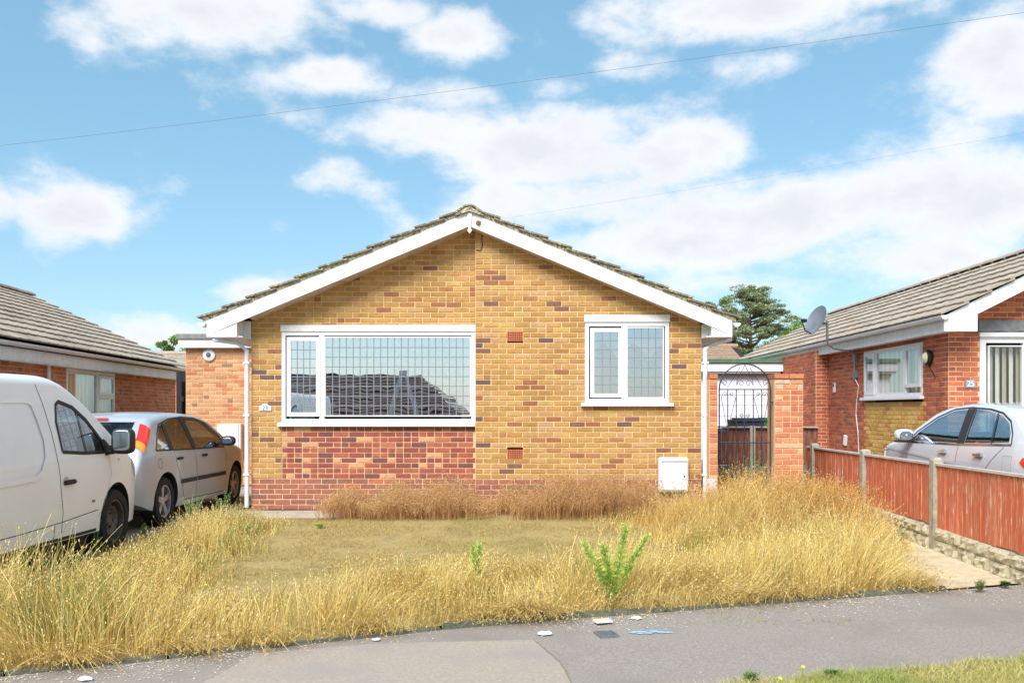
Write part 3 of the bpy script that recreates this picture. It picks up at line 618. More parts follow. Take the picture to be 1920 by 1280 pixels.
Vl = (-LN*lc+Vector((0,0,1))*ls_); RUN = 3.62
b = MB(); b.prism([lp(T0, .02, 2.40), lp(T0, -RUN, 2.40+lsl*RUN), lp(T0, -2*RUN, 2.40), lp(T0, -2*RUN, 2.36), lp(T0, .02, 2.36)], LD*(T1-T0)); b.build('roof_deck', dark, lh)
tile_roof(lh, lp(T1+.03, .07, 2.445), -LD, Vl, 41, 12, .33, (RUN+.07)/lc/12.0, tileA, 300, seed=51, order=lambda q: q[2])
Vr = (LN*lc+Vector((0,0,1))*ls_)
b = MB(); b.prism([lp(T0, -RUN, 2.47+lsl*RUN), lp(T0, -2*RUN-.1, 2.42), lp(T0, -2*RUN-.1, 2.45), lp(T0, -RUN, 2.50+lsl*RUN)], LD*(T1-T0)); b.build('far_roof_slope', tileA[0], lh)
for k in range(30):
    b = MB(); pr = [(.13*math.cos(a), .09*math.sin(a)) for a in [math.pi*i/8 for i in range(9)]]; t = T1-.02-k*.45
    b.grid([[lp(t_, -RUN+x_, 2.50+lsl*RUN+z_) for x_, z_ in pr] for t_ in (t, t-.44)]); b.add([lp(t, -RUN+x_, 2.50+lsl*RUN+z_) for x_, z_ in pr], [tuple(range(9))]); b.build('ridge_tile', tileA[k % 3], lh, smooth=True)
# ------------------------------------------------------------------ the right neighbour, number 25
NX, NY0, NY1 = 6.4, 13.8, 26.6; RX, RZ, EZ = 8.78, 4.16, 2.86; nsl = (RZ-EZ)/(RX-6.2)
rh = root('red_brick_bungalow', (8.8, 14, 0), 'red brick bungalow number 25 with pale yellow brick panel and grey tiled roof', 'house')
WA, WB, WZ0, WZ1 = 14.70, 17.25, 1.67, 2.52
def iv_rs(zl, zh, k):                   # side wall, run measured from the far end towards the street
    L_ = 19.3-NY0; runs = [(0, L_)]; zm = (zl+zh)/2
    if WZ0-.06 < zm < WZ1: runs = cut(runs, 19.3-WB, 19.3-WA)
    return runs
pal_rs = lambda u, z: YPAN if (19.3-WB-.02 < u < 19.3-WA+.02 and z < WZ0) else REDN
brick_wall(rh, (NX, 19.3), R(-90), 0, 36, iv_rs, pal_rs, mortar_r, 130, seed=61, near=lambda o: o.y)
brick_wall(rh, (6.13, 26.4), R(-90), 0, 36, lambda a, b, k: [(0, 7.1)], REDN, mortar_r, 0, seed=62)
brick_wall(rh, (6.13, 19.3), 0, 0, 36, lambda a, b, k: [(0, .272)], REDN, mortar_r, 0, seed=63, core_depth=.1)
def iv_rf(zl, zh, k):
    h = (RZ-.12-zh)/nsl; a, b = max(NX, RX-h), min(11.2, RX+h); runs = [(a-NX, b-NX)] if b > a+.05 else []
    if .1 < (zl+zh)/2 < 2.68: runs = cut(runs, .475, 3.6)
    return runs
brick_wall(rh, (NX, NY0), 0, 0, 56, iv_rf, REDN, mortar_r, 170, seed=64, near=lambda o: o.x, blen=.225)
b = MB(); b.box(11.0, 11.2, NY0+.22, NY1, 0, 2.7); b.build('wall', sidewall_m, rh)
b = MB(); b.box(6.62, 10.99, 18.6, 18.7, 0, 2.69); b.build('room_wall', plaster, rh)
b = MB(); b.box(6.3, 11.0, 26.42, 26.58, 0, 2.7); b.build('back_wall', sidewall_m, rh)
b = MB(); b.box(6.62, 10.99, 14.02, 26.4, 2.70, 2.72); b.build('ceiling', plaster, rh)
rw = window(rh, (NX, WB, WZ0), (0, -1, 0), (-1, 0, 0), WB-WA, WZ0, WZ1+.02, [(.06, .52, WZ0+.06, WZ1-.04, True), (.60, 1.80, WZ0+.055, WZ1-.035, False), (1.90, WB-WA-.06, WZ0+.16, WZ1-.04, True)], win_glass2, sill=True)
bl2 = root('vertical_blind', (6.55, 16, 1.7), 'pale vertical blind inside the side window above the pale yellow brick panel', 'blind')
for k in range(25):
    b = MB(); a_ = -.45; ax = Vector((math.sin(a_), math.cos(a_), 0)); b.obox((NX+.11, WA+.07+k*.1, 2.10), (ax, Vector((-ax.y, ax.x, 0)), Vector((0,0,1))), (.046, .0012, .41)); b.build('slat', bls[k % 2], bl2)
# front bay window / door of 25
fw = window(rh, (NX+.475, NY0, .12), (1, 0, 0), (0, -1, 0), 3.12, .12, 2.55, [(.13, .66, .25, 2.42, False), (.86, 1.75, .25, 2.42, False), (1.9, 3.0, .25, 2.42, False)], win_glass2, sill=True, fr=.09, name='bay_window')
bl3 = root('vertical_blind', (7.1, 14.1, .2), 'long pale vertical blind inside the white front window of number 25', 'blind')
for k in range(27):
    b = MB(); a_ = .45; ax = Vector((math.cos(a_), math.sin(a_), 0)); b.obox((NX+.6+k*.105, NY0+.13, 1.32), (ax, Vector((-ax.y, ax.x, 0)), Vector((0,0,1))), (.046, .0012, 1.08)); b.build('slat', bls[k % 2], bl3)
slate = M('grey_flashing', S(128,130,132), S(108,110,114), 14, .7)
b = MB(); pts = [(NX+.44, NY0-.05, 2.80), (NX+3.64, NY0-.05, 2.80)]; n = 20
for i in range(n+1):
    x = NX+3.64-3.2*i/n; pts.append((x, NY0-.05, 2.62+.018*abs(math.sin(i*1.3))))
b.prism(pts, (0, .045, 0)); b.build('lead_flashing', slate, rh)
b = MB(); b.box(NX+.45, NX+3.62, NY0-.06, NY0-.004, 2.55, 2.615); b.build('head_board', white_old, rh)
# eaves, gutter, barge board, roof of 25
GXr = 6.2
b = MB(); b.box(GXr, 6.39, 13.35, NY1, 2.61, 2.63); b.build('soffit', white_old, rh)
b = MB(); b.box(GXr-.022, GXr-.001, 13.372, NY1, 2.60, 2.80); b.build('fascia', white_old, rh)
b = MB(); b.grid([[(GXr-.08+x_, y_, 2.83+z_) for x_, z_ in prof] for y_ in (13.30, NY1)]); b.grid([[(GXr-.08+x_*.93, y_, 2.83+z_*.93) for x_, z_ in prof] for y_ in (NY1, 13.30)]); b.add([(GXr-.08+x_, 13.30, 2.83+z_) for x_, z_ in prof], [tuple(range(9))]); b.build('gutter', white, rh, smooth=True)
for k in range(13):
    y_ = 13.6+k*1.0; b = MB(); b.grid([[(GXr-.08+x_*1.12, q, 2.83+z_*1.12) for x_, z_ in prof] for q in (y_, y_+.07)]); b.build('gutter_bracket', white, rh)
zn = lambda x: RZ-nsl*abs(x-RX)
for sgn in (-1, 1):
    e = RX+sgn*(RX-6.13)
    b = MB(); b.prism([(RX+sgn*.002, 13.35, zn(RX)), (e, 13.35, zn(e)), (e, 13.35, zn(e)-.22), (RX+sgn*.002, 13.35, zn(RX)-.22)], (0, .024, 0)); b.build('barge_board', white_old, rh)
    b = MB(); b.prism([(RX+sgn*.002, 13.38, zn(RX)-.01), (e, 13.38, zn(e)-.01), (e, 13.38, zn(e)-.05), (RX+sgn*.002, 13.38, zn(RX)-.05)], (0, NY1-13.38+.1, 0)); b.build('roof_deck', dark, rh)
    b = MB(); b.prism([(RX+sgn*.002, 13.376, zn(RX)-.20), (RX+sgn*2.3, 13.376, zn(RX+sgn*2.3)-.20), (RX+sgn*2.3, 13.376, zn(RX+sgn*2.3)-.19), (RX+sgn*.002, 13.376, zn(RX)-.19)], (0, NY0-13.38, 0)); b.build('verge_soffit', white_old, rh)
b = MB(); b.prism([(6.13, 13.352, zn(6.13)-.222), (6.62, 13.352, zn(6.62)-.222), (6.62, 13.352, 2.60), (6.13, 13.352, 2.60)], (0, .02, 0)); b.build('eaves_box_end', white, rh)
nc, ns_ = 1/math.hypot(1, nsl), nsl/math.hypot(1, nsl)
tile_roof(rh, (6.08, 13.30, zn(6.08)+.012), (0, 1, 0), (nc, 0, ns_), 41, 8, .33, (RX-6.08)/nc/8.0, tileA, 300, seed=71, order=lambda q: q[2])
b = MB(); b.prism([(RX, 13.32, RZ+.02), (11.5, 13.32, zn(11.5)+.02), (11.5, 13.32, zn(11.5)+.05), (RX, 13.32, RZ+.05)], (0, NY1-13.2, 0)); b.build('far_roof_slope', tileA[1], rh)
for k in range(30):
    pr = [(.13*math.cos(a), .08*math.sin(a)) for a in [math.pi*i/8 for i in range(9)]]; y_ = 13.28+k*.45
    b = MB(); b.grid([[(RX+x_, q, RZ+.045+z_) for x_, z_ in pr] for q in (y_, y_+.44)]); b.add([(RX+x_, y_, RZ+.045+z_) for x_, z_ in pr], [tuple(range(9))]); b.build('ridge_tile', tileA[k % 3], rh, smooth=True)
# small fittings on number 25
n25 = root('house_number_sign', (6.73, NY0, 1.78), 'grey house number 25 tile on red bricks beside the white front window', 'house sign')
b = MB(); b.box(6.655, 6.80, NY0-.022, NY0-.004, 1.775, 1.90); b.build('plate', M('number_tile', S(150,152,160), S(136,138,148), 14, .5), n25, bevel=.003)
text('25', .12, (6.727, NY0-.024, 1.835), white, n25)
bk = root('bulkhead_lamp', (NX, 14.45, 2.2), 'round black bulkhead lamp with cream glass beside the side window', 'wall lamp')
b = MB(); b.lathe([(0, -.02), (.12, -.02), (.13, -.05), (.12, -.09), (.09, -.10)], (NX+.016, 14.42, 2.27), (1, 0, 0), 22); b.build('housing', M('black_metal', (.02,.02,.02,1), rough=.4), bk, smooth=True)
b = MB(); b.lathe([(0, -.15), (.05, -.14), (.09, -.10)], (NX+.016, 14.42, 2.27), (1, 0, 0), 20); b.build('diffuser', M('cream_glass', S(226,214,176), rough=.25), bk, smooth=True)
b = MB(); b.tube([(NX-.03, 14.42, 2.15), (NX-.012, 14.30, 2.02), (NX-.012, 14.22, 1.94)], .006, 6); b.build('cable', black, bk)
sw = root('door_sensor', (NX, 19.0, 1.80), 'small white push-button box on red brick below the satellite cable', 'switch box')
b = MB(); b.box(NX-.04, NX-.004, 18.83, 18.93, 1.80, 2.0); b.build('case', white, sw, bevel=.006)
b = MB(); b.box(NX-.044, NX-.041, 18.85, 18.91, 1.92, 1.98); b.build('button', dark, sw)
sw2 = root('outdoor_socket', (NX, 18.2, .83), 'small white tilted box on red brick just above the red fence', 'switch box')
b = MB(); b.obox((NX-.03, 18.2, .83), (Vector((1,0,0)), Vector((0,.97,.24)), Vector((0,-.24,.97))), (.024, .055, .10)); b.build('case', white, sw2, bevel=.006)
# satellite dish on a cranked pole
dsh = root('satellite_dish', (NX, 17.85, 2.3), 'grey satellite dish on cranked pole over the gutter of number 25', 'satellite dish')
grey = M('dish_grey', S(118,124,134), S(106,112,122), 6, .45, metal=.2); greyd = M('galvanised', S(140,142,146), S(120,122,126), 10, .5, metal=.5)
dc = P(1534, 603, 17.3); sg = P(1550, 640, 17.3)
b = MB(); b.tube([(NX-.06, 17.6, 2.05), (NX-.06, 17.6, 2.50), (NX-.10, 17.55, 2.56), (5.86, 17.40, 2.62), (5.73, 17.33, 2.70), (5.71, 17.3, 2.85), (5.71, 17.3, dc.z+.02)], .022, 10); b.build('pole', greyd, dsh, smooth=True)
fd = Vector((-.80, -.35, .42)).normalized(); a_ = Vector((0,0,1)).cross(fd).normalized(); u_ = fd.cross(a_)
b = MB(); rows = []
for i in range(9):
    rr = i/8; rows.append([dc-fd*.0+a_*(.25*rr*math.cos(q))+u_*(.31*rr*math.sin(q))+fd*(.07*rr*rr) for q in [2*math.pi*k/28 for k in range(29)]])
b.grid(rows); b.grid([[p-fd*.008 for p in r0] for r0 in reversed(rows)]); b.grid([rows[-1], [p-fd*.008 for p in rows[-1]]]); b.build('reflector', grey, dsh, smooth=True)
lnb = dc+fd*.36-u_*.16
b = MB(); b.tube([dc-u_*.28+fd*.06, dc-u_*.30+fd*.2, lnb], .012, 8); b.build('arm', dark, dsh)
b = MB(); b.tube([lnb, lnb-fd*.09+u_*.04], [.03, .036], 10); b.build('receiver', dark, dsh)
b = MB(); b.tube([dc-fd*.01, dc-fd*.09, Vector((5.71, 17.3, dc.z-.02))], .03, 8); b.build('mount', greyd, dsh)
for z_ in (2.06, 2.38): b = MB(); b.box(NX-.075, NX-.004, 17.54, 17.66, z_, z_+.14); b.build('wall_bracket', greyd, dsh)
b = MB(); b.tube([(NX-.06, 17.6, 2.05), (NX-.012, 17.52, 1.9), (NX-.012, 17.62, 1.6), (NX-.012, 17.66, 1.35), (NX-.012, 17.55, 1.0), (NX-.012, 17.5, .5), (NX-.012, 17.5, .05)], .008, 6); b.build('cable', white, dsh)
# ================================================================== BETWEEN THE HOUSES: PIERS, GATE, BACK YARD
pier1 = root('brick_pier', (2.57, 12.75, 0), 'narrow orange brick pier joined to the yellow bungalow corner', 'pier', None)
brick_wall(pier1, (2.545, 12.72), 0, 0, 25, lambda a, b, k: [(0, .115)] if k % 2 else [(0, .115)], PIER, mortar_r, 0, seed=81, core_depth=.16, blen=.23)
b = MB(); b.box(2.545, 2.66, 12.70, 12.9, 1.88, 1.945); b.build('coping_brick', PIER[1][0], pier1, bevel=.004)
pier2 = root('brick_pier', (3.65, 12.72, 0), 'wide orange brick pier on the other side of the iron gate, patched with pale mortar', 'pier', None)
brick_wall(pier2, (3.46, 12.72), 0, 0, 25, lambda a, b, k: [(0, .40)], lambda u, z: [(M('lime_patch', S(204,180,156), S(180,150,124), 20, .95, bump=.8), 6), (PIER[2][0], 3)] if z > 1.72 else PIER, mortar_r, 40, seed=82, core_depth=.38, blen=.222, header=.3)
b = MB(); b.box(3.455, 3.655, 12.695, 13.1, 1.88, 1.945); b.build('coping_brick', PIER[1][0], pier2, bevel=.004)
b = MB(); b.box(3.662, 3.865, 12.695, 13.1, 1.88, 1.945); b.build('coping_brick', PIER[0][0], pier2, bevel=.004)
slab = root('leaning_slab', (2.57, 12.65, 0), 'small pinkish white slab leaning against the foot of the narrow pier', 'slab')
b = MB(); b.obox((2.565, 12.635, .37), (Vector((1,0,0)), Vector((0,.985,-.17)), Vector((0,.17,.985))), (.075, .014, .115)); b.obox((2.565, 12.62, .13), (Vector((1,0,0)), Vector((0,.985,-.17)), Vector((0,.17,.985))), (.072, .013, .13)); b.build('slab_face', M('pinkish_slab', S(214,196,194), S(200,182,180), 12, .9), slab, bevel=.004)
iron = M('painted_iron', S(52,58,78), S(40,44,58), 20, .5, metal=.2)
gate = root('iron_gate', (3.05, 12.78, .05), 'dark blue wrought iron gate with scrolls and arched top between brick piers', 'gate')
GA, GB, GYY = 2.70, 3.42, 12.80; gm = (GA+GB)/2; zr_ = 1.73
def arch(n=18): return [(gm-(gm-GA)*math.cos(math.pi*i/n), GYY, zr_+.36*math.sin(math.pi*i/n)) for i in range(n+1)]
b = MB(); b.tube([(GA, GYY, .06)]+arch()+[(GB, GYY, .06)], .010, 6); b.build('frame', iron, gate)
for z_ in (zr_, .98, .16): b = MB(); b.tube([(GA, GYY, z_), (GB, GYY, z_)], .009, 6); b.build('rail', iron, gate)
for i in range(1, 6):
    x = GA+(GB-GA)*i/6; b = MB(); b.tube([(x, GYY, .16), (x, GYY, zr_)], .0075, 6); b.build('bar', iron, gate)
def scroll(cx, cz, r, turns, start, hand, tail):
    pts = []
    for i in range(25):
        q = start+hand*turns*2*math.pi*i/24; rr = r*(.22+.78*i/24); pts.append((cx+rr*math.cos(q), GYY-.004, cz+rr*math.sin(q)))
    return pts+[(x, GYY-.004, z) for x, z in tail]
for hnd in (1, -1):
    X_ = lambda d: gm+hnd*d
    specs = [(.055, zr_+.085, .05, 1.3, [(.12, zr_+.06), (.10, zr_+.17), (.03, zr_+.28), (0, zr_+.35)]), (.29, zr_+.09, .045, 1.2, [(.24, zr_+.03), (.15, zr_+.18), (.07, zr_+.31)]),
             (.28, zr_-.07, .035, 1.2, [(.33, zr_-.12), (.28, zr_-.4), (.24, zr_-.62)]), (.19, zr_-.07, .03, 1.2, [(.13, zr_-.12), (.2, zr_-.4), (.24, zr_-.62)]), (.045, 1.36, .03, 1.2, [(.012, 1.30), (.03, 1.2), (.06, 1.08)])]
    for cx_, cz_, r_, tn, tail in specs:
        b = MB(); b.tube(scroll(X_(cx_), cz_, r_, tn, math.pi/2, -hnd, [(X_(a), z) for a, z in tail]), .0042, 5); b.build('scroll', iron, gate)
b = MB(); b.box(GA-.015, GA+.09, GYY-.03, GYY-.012, 1.14, 1.165); b.box(GA-.01, GA+.05, GYY-.028, GYY-.014, 1.165, 1.185); b.build('latch', iron, gate)
b = MB()
for z_ in (.4, 1.55): b.tube([(GB, GYY, z_), (GB+.045, GYY, z_)], .012, 6)
b.build('hinge', iron, gate)
# white garage behind
wg = root('white_garage', (5.4, 22, 0), 'white garage with green felt roof edge seen through the iron gate', 'garage')
wgm = M('white_render', S(226,226,232), S(214,214,222), 4, .8)
b = MB(); b.box(4.05, 6.05, 22.0, 26, 0, 2.30); b.build('wall', wgm, wg)
b = MB(); b.box(4.25, 6.0, 21.955, 21.99, .05, 2.08); d_ = b.build('up_and_over_door', M('white_steel_door', S(228,230,238), S(220,222,230), 3, .5), wg)
for k in range(1, 8):
    b = MB(); b.box(4.26, 5.99, 21.945, 21.954, .05+k*.25, .05+k*.25+.02); b.build('door_rib', MATS['white_steel_door'], d_)
b = MB(); b.box(3.95, 6.6, 21.78, 21.82, 2.36, 2.55); b.build('fascia', white, wg)
b = MB(); b.box(3.95, 6.08, 21.83, 26, 2.31, 2.56); b.build('roof_slab', white_old, wg)
b = MB(); b.box(3.9, 6.3, 21.74, 26, 2.565, 2.66); b.build('roof_felt', M('green_felt', S(92,120,92), S(80,104,82), 10, .9), wg)
b = MB(); b.box(4.05, 6.1, 21.9, 21.985, 2.24, 2.295); b.build('lintel', M('grey_lintel', S(120,116,110), rough=.9), wg)
# brown inner fence
iw = M('brown_fence_wood', S(124,74,56), S(98,60,48), 10, .9, stretch=(6, 6, .7), c3=S(150,112,92), s3=6)
inf = root('low_inner_fence', (4.1, 15.5, 0), 'low dark brown board fence with concrete posts behind the iron gate', 'fence')
conc = M('post_concrete', S(176,168,150), S(156,148,130), 24, .95, bump=.7, bscale=60, c3=S(136,128,110), s3=9)
ri = random.Random(3); x = 3.02
while x < 4.9:
    b = MB(); b.box(x, x+.092, 15.5+ri.uniform(-.004, .004), 15.52, .50, 1.13+ri.uniform(-.006, .006)); b.build('board', iw, inf); x += .097
for x in (3.78, 4.42): b = MB(); b.box(x, x+.09, 15.42, 15.49, .0, 1.17); b.build('post', conc, inf, bevel=.008)
b = MB(); b.box(3.0, 4.95, 15.44, 15.54, 1.137, 1.157); b.build('capping', conc, inf)
b = MB(); b.box(3.0, 4.95, 15.5, 15.54, .0, .49); b.build('gravel_board', M('gravel_board', S(110,104,92), S(92,88,78), 12, .95), inf)
# wheelie bins on the raised slab by the white garage
rs = MB(); rs.box(3.0, 6.0, 16.2, 21.7, .0, .24); tag(rs.build('raised_patio', M('patio_concrete', S(150,146,138), S(134,130,122), 10, .95)), kind='structure')
def bin_(name, x, y, col, label, lid=0):
    m = M(name+'_plastic', S(*col), S(*[c*.85 for c in col]), 8, .5); rt = root('wheelie_bin', (x, y, .24), label, 'bin')
    b = MB(); w0, w1 = .21, .27; z0_, z1_ = .24+.10, .24+.98
    b.add([(x-w0, y-.24, z0_), (x+w0, y-.24, z0_), (x+w0, y+.22, z0_), (x-w0, y+.22, z0_), (x-w1, y-.33, z1_), (x+w1, y-.33, z1_), (x+w1, y+.3, z1_), (x-w1, y+.3, z1_)], [(3,2,1,0),(4,5,6,7),(0,1,5,4),(1,2,6,5),(2,3,7,6),(3,0,4,7)]); b.build('body', m, rt, bevel=.012)
    b = MB(); b.box(x-w1-.02, x+w1+.02, y-.36, y+.32, z1_+.003, z1_+.035); b.box(x-w1+.05, x+w1-.05, y-.3, y+.25, z1_+.036, z1_+.07); b.build('lid', m, rt, bevel=.01)
    b = MB(); b.tube([(x-w1, y+.36, z1_), (x+w1, y+.36, z1_)], .015, 8); b.build('handle', m, rt)
    for sx_ in (-1, 1): b = MB(); b.lathe([(0, 0), (.10, 0), (.10, .045), (0, .045)], (x+sx_*.2-.022, y+.26, .24+.10), (1, 0, 0), 16); b.build('wheel', black, rt)
bin_('navy', 4.08, 17.0, (52,58,78), 'dark navy wheelie bin behind the low brown fence')
bin_('green', 4.76, 17.75, (56,112,62), 'green wheelie bin behind the low brown fence')
# ------------------------------------------------------------------ the red board fence with concrete posts
fx = 4.40; fence = root('board_fence', (fx, 10.8, 0), 'red stained board fence on rock-faced base with four pale concrete posts', 'fence')
PY = [5.62, 7.70, 9.77, 11.83, 13.92]
red = [M(f'red_stained_board_{i}', S(*c), S(*d), 9, .85, stretch=(5, 5, .5), bump=.5, bscale=30, c3=S(*e), s3=11, lo3=.54, hi3=.66, stain=.22) for i, (c, d, e) in enumerate([((202,112,76),(194,102,68),(226,180,152)), ((198,106,72),(206,120,84),(222,172,144)), ((206,122,86),(198,110,78),(230,194,170)), ((194,102,70),(200,112,78),(216,164,134))])]
rockm = M('rock_faced_concrete', S(198,188,158), S(176,166,138), 16, .95, bump=1, bscale=26, c3=S(132,124,104), s3=8, lo3=.56, hi3=.66)
rf = random.Random(12)
for y in PY: 
    g_ = gz(y); b = MB(); b.box(fx-.055, fx+.055, y-.05, y+.05, g_-.05, .905); b.prism([(fx-.055, y-.05, .905), (fx+.055, y-.05, .905), (fx+.055, y+.05, .905), (fx-.055, y+.05, .905)], (0, 0, .001))
    b.add([(fx-.055, y-.05, .906), (fx+.055, y-.05, .906), (fx+.055, y+.05, .906), (fx-.055, y+.05, .906), (fx-.03, y-.025, .93), (fx+.03, y-.025, .93), (fx+.03, y+.025, .93), (fx-.03, y+.025, .93)], [(4,5,6,7),(0,1,5,4),(1,2,6,5),(2,3,7,6),(3,0,4,7)])
    b.build('post', conc, fence)
spans = [(PY[i]+.05, PY[i+1]-.05) for i in range(4)]+[(PY[4]+.05, PY[4]+.32)]
for a, c in spans:
    n = max(2, round((c-a)/.094)); w_ = (c-a)/n
    for k in range(n):
        y = a+k*w_; d0 = rf.uniform(-.003, .003); zb_ = gz((a+c)/2)+.235+rf.uniform(-.006, .006)
        b = MB(); b.add([(fx-.018+d0, y, zb_), (fx-.012+d0, y+w_+.008, zb_), (fx+.004, y+w_+.008, zb_), (fx-.006, y, zb_), (fx-.018+d0, y, .845), (fx-.012+d0, y+w_+.008, .845), (fx+.004, y+w_+.008, .845), (fx-.006, y, .845)], [(3,2,1,0),(4,5,6,7),(0,1,5,4),(1,2,6,5),(2,3,7,6),(3,0,4,7)]); b.build('board', rf.choice(red), fence)
    b = MB(); b.box(fx-.035, fx+.03, a, c, .848, .872); b.build('capping_rail', M('weathered_rail', S(196,190,184), S(174,164,156), 14, .9, stretch=(1, .3, 1)), fence)
    b = MB(); b.box(fx+.006, fx+.04, a, c, .35, .42); b.box(fx+.006, fx+.04, a, c, .72, .79); b.build('arris_rail', red[3], fence)
    y = a; tier = 0                       # rock-faced walling blocks in two courses
    for zlo, zhi in ((-.04, .105), (.111, .228)):
        y = a
        while y < c-.01:
            L_ = min(rf.uniform(.22, .5), c-y); L_ = c-y if c-y-L_ < .12 else L_
            g_ = gz(y+L_/2); nseg = max(3, int(L_/.055)); rows = []
            for i in range(5):
                zz = g_+zlo+(zhi-zlo)*i/4; ed = 0 if i in (0, 4) else 1
                rows.append([(fx-.05-(rf.uniform(.0, .032) if ed and 0 < j < nseg else -.006), y+.002+(L_-.004)*j/nseg, zz+(rf.uniform(-.006, .006) if ed else 0)) for j in range(nseg+1)])
            b = MB(); b.grid(rows); b.f = [tuple(reversed(f)) for f in b.f]; b.box(fx-.046, fx+.03, y+.002, y+L_-.002, g_+zlo, g_+zhi); b.build('walling_block', rockm, fence); y += L_
# ================================================================== VEHICLES
def interp(tab, x): return float(np.interp(x, [t[0] for t in tab], [t[1] for t in tab]))
def smooth_tab(tab, x, w=.05): return sum(interp(tab, x+d*w) for d in (-1.5, -1, -.5, 0, .5, 1, 1.5))/7
def fillpoly(poly, step):
    pts = []
    for i in range(len(poly)):
        a, c = Vector(poly[i]), Vector(poly[(i+1) % len(poly)]); n = max(1, int((c-a).length/step))
        for k in range(n): pts.append(a+(c-a)*k/n)
    nb = len(pts); xs = [p.x for p in pts]; zs = [p.y for p in pts]
    def inside(p):
        r_ = False
        for i in range(nb):
            a, c = pts[i], pts[(i+1) % nb]
            if (a.y > p.y) != (c.y > p.y) and p.x < (c.x-a.x)*(p.y-a.y)/(c.y-a.y)+a.x: r_ = not r_
        return r_
    extra = []; x = min(xs)+step/2
    while x < max(xs):
        z = min(zs)+step/2
        while z < max(zs):
            p = Vector((x, z))
            if inside(p) and min((p-q).length for q in pts) > step*.4: extra.append(p)
            z += step
        x += step
    vs, es, fs, *_ = delaunay_2d_cdt(pts+extra, [(i, (i+1) % nb) for i in range(nb)], [], 1, 1e-5)
    return vs, fs
class Car:
    def __init__(s, rt, T, spec): s.rt = rt; s.T = T; s.sp = spec; s.make()
    def width(s, l, z):
        sp = s.sp; w = smooth_tab(sp['plan'], l, .04); return w*interp(sp['sect'], z)
    def ring(s, l, ztop, zbot, inset=0, flat=False):
        sp = s.sp; r_ = sp.get('corner', .10); pts = []; zs_ = max(zbot+.05, ztop-r_)
        for i in range(13):
            z = zbot+(zs_-zbot)*i/12; pts.append((s.width(l, z)-inset, z))
        w0 = s.width(l, zs_)-inset; slope = (s.width(l, zs_)-s.width(l, zs_-.05))/.05
        rr = min(ztop-zs_, r_)
        for i in range(1, 7):
            q = math.pi/2*i/6; pts.append((w0+slope*rr*math.sin(q)*.5-rr*1.1*(1-math.cos(q)), zs_+rr*.82*math.sin(q)))
        we, ze = pts[-1]
        for i in range(1, 6):
            t = i/5; pts.append((we*(1-t), ze+(ztop-ze)*(1-(1-t)**2)))
        return pts
    def loft(s, ls, top, bot, inset=0, mat=0):
        b = MB(); rows = []
        for l in ls:
            h = s.ring(l, top(l), bot(l), inset); rows.append([(x, l, z) for x, z in reversed(h[:-1])][::-1]+[(0, l, h[-1][1])]+[(-x, l, z) for x, z in reversed(h[:-1])])
        n = len(rows[0]); b.grid(rows); m = len(rows)
        b.f = [f if True else f for f in b.f]
        for i in range(m-1): b.f.append((i*n, (i+1)*n, (i+1)*n+n-1, i*n+n-1)[::1]); b.m.append(0)
        b.f.append(tuple(range(n))); b.m.append(0); b.f.append(tuple(range((m-1)*n, m*n))[::-1]); b.m.append(0)
        return b
    def obj(s, b, mats, recalc=True):
        me = bpy.data.meshes.new('tmp'); me.from_pydata(b.v, [], b.f)
        for m in mats: me.materials.append(m)
        bm = bmesh.new(); bm.from_mesh(me); bmesh.ops.recalc_face_normals(bm, faces=bm.faces); bm.to_mesh(me); bm.free()
        o = bpy.data.objects.new('tmp', me); COL.objects.link(o); return o
    def make(s):
        sp = s.sp; Lc = sp['len']; n = int(Lc/.045); ls = [Lc*i/n for i in range(n+1)]
        top = lambda l: smooth_tab(sp['top'], l, sp.get('soft', .045)); bot = lambda l: interp(sp['bot'], l); s.top = top
        bb = s.loft(ls, top, bot); body = s.obj(bb, [sp['paint']])
        s.bvh = BVHTree.FromPolygons([v.co.copy() for v in body.data.vertices], [tuple(p.vertices) for p in body.data.polygons])
        cut_ = []
        for l in sp['axles']:
            c = MB(); c.lathe([(0, 0), (sp['arch'], 0), (sp['arch'], .34), (0, .34)], (sp['halfw']-.30, l, sp['wheel_r']+.015), (1, 0, 0), 40); cut_.append(s.obj(c, [dark]))
            c = MB(); c.lathe([(0, 0), (sp['arch'], 0), (sp['arch'], .34), (0, .34)], (-sp['halfw']-.04, l, sp['wheel_r']+.015), (1, 0, 0), 40); cut_.append(s.obj(c, [dark]))
        c0, c1 = sp['cabin']; cl = [c0+(c1-c0)*i/40 for i in range(41)]
        cav = s.loft(cl, lambda l: max(sp['floor']+.25, top(l)-.05), lambda l: sp['floor'], .045); cut_.append(s.obj(cav, [sp.get('trim', dark)]))
        for poly in sp['side_windows']:
            c = MB(); c.prism([(-1.4, l, z) for l, z in poly], (2.8, 0, 0)); cut_.append(s.obj(c, [dark]))
        for kind, poly, la, lb in sp['end_windows']:
            c = MB(); c.prism([(x, la, z) for x, z in poly], (0, lb-la, 0)); cut_.append(s.obj(c, [dark]))
        for c in cut_:
            md = body.modifiers.new('cut', 'BOOLEAN'); md.operation = 'DIFFERENCE'; md.solver = 'EXACT'; md.object = c; md.material_mode = 'TRANSFER'
        bpy.context.view_layer.update(); dg = bpy.context.evaluated_depsgraph_get(); me = bpy.data.meshes.new_from_object(body.evaluated_get(dg)); me.name = 'body'
        bpy.data.objects.remove(body)
        for c in cut_: bpy.data.objects.remove(c)
        me.transform(s.T); me.polygons.foreach_set('use_smooth', [True]*len(me.polygons)); me.set_sharp_from_angle(angle=R(32))
        o = bpy.data.objects.new('body', me); s.body = o
        og = s.T.translation.copy(); me.transform(Matrix.Translation(-og)); _link(o, s.rt, og)
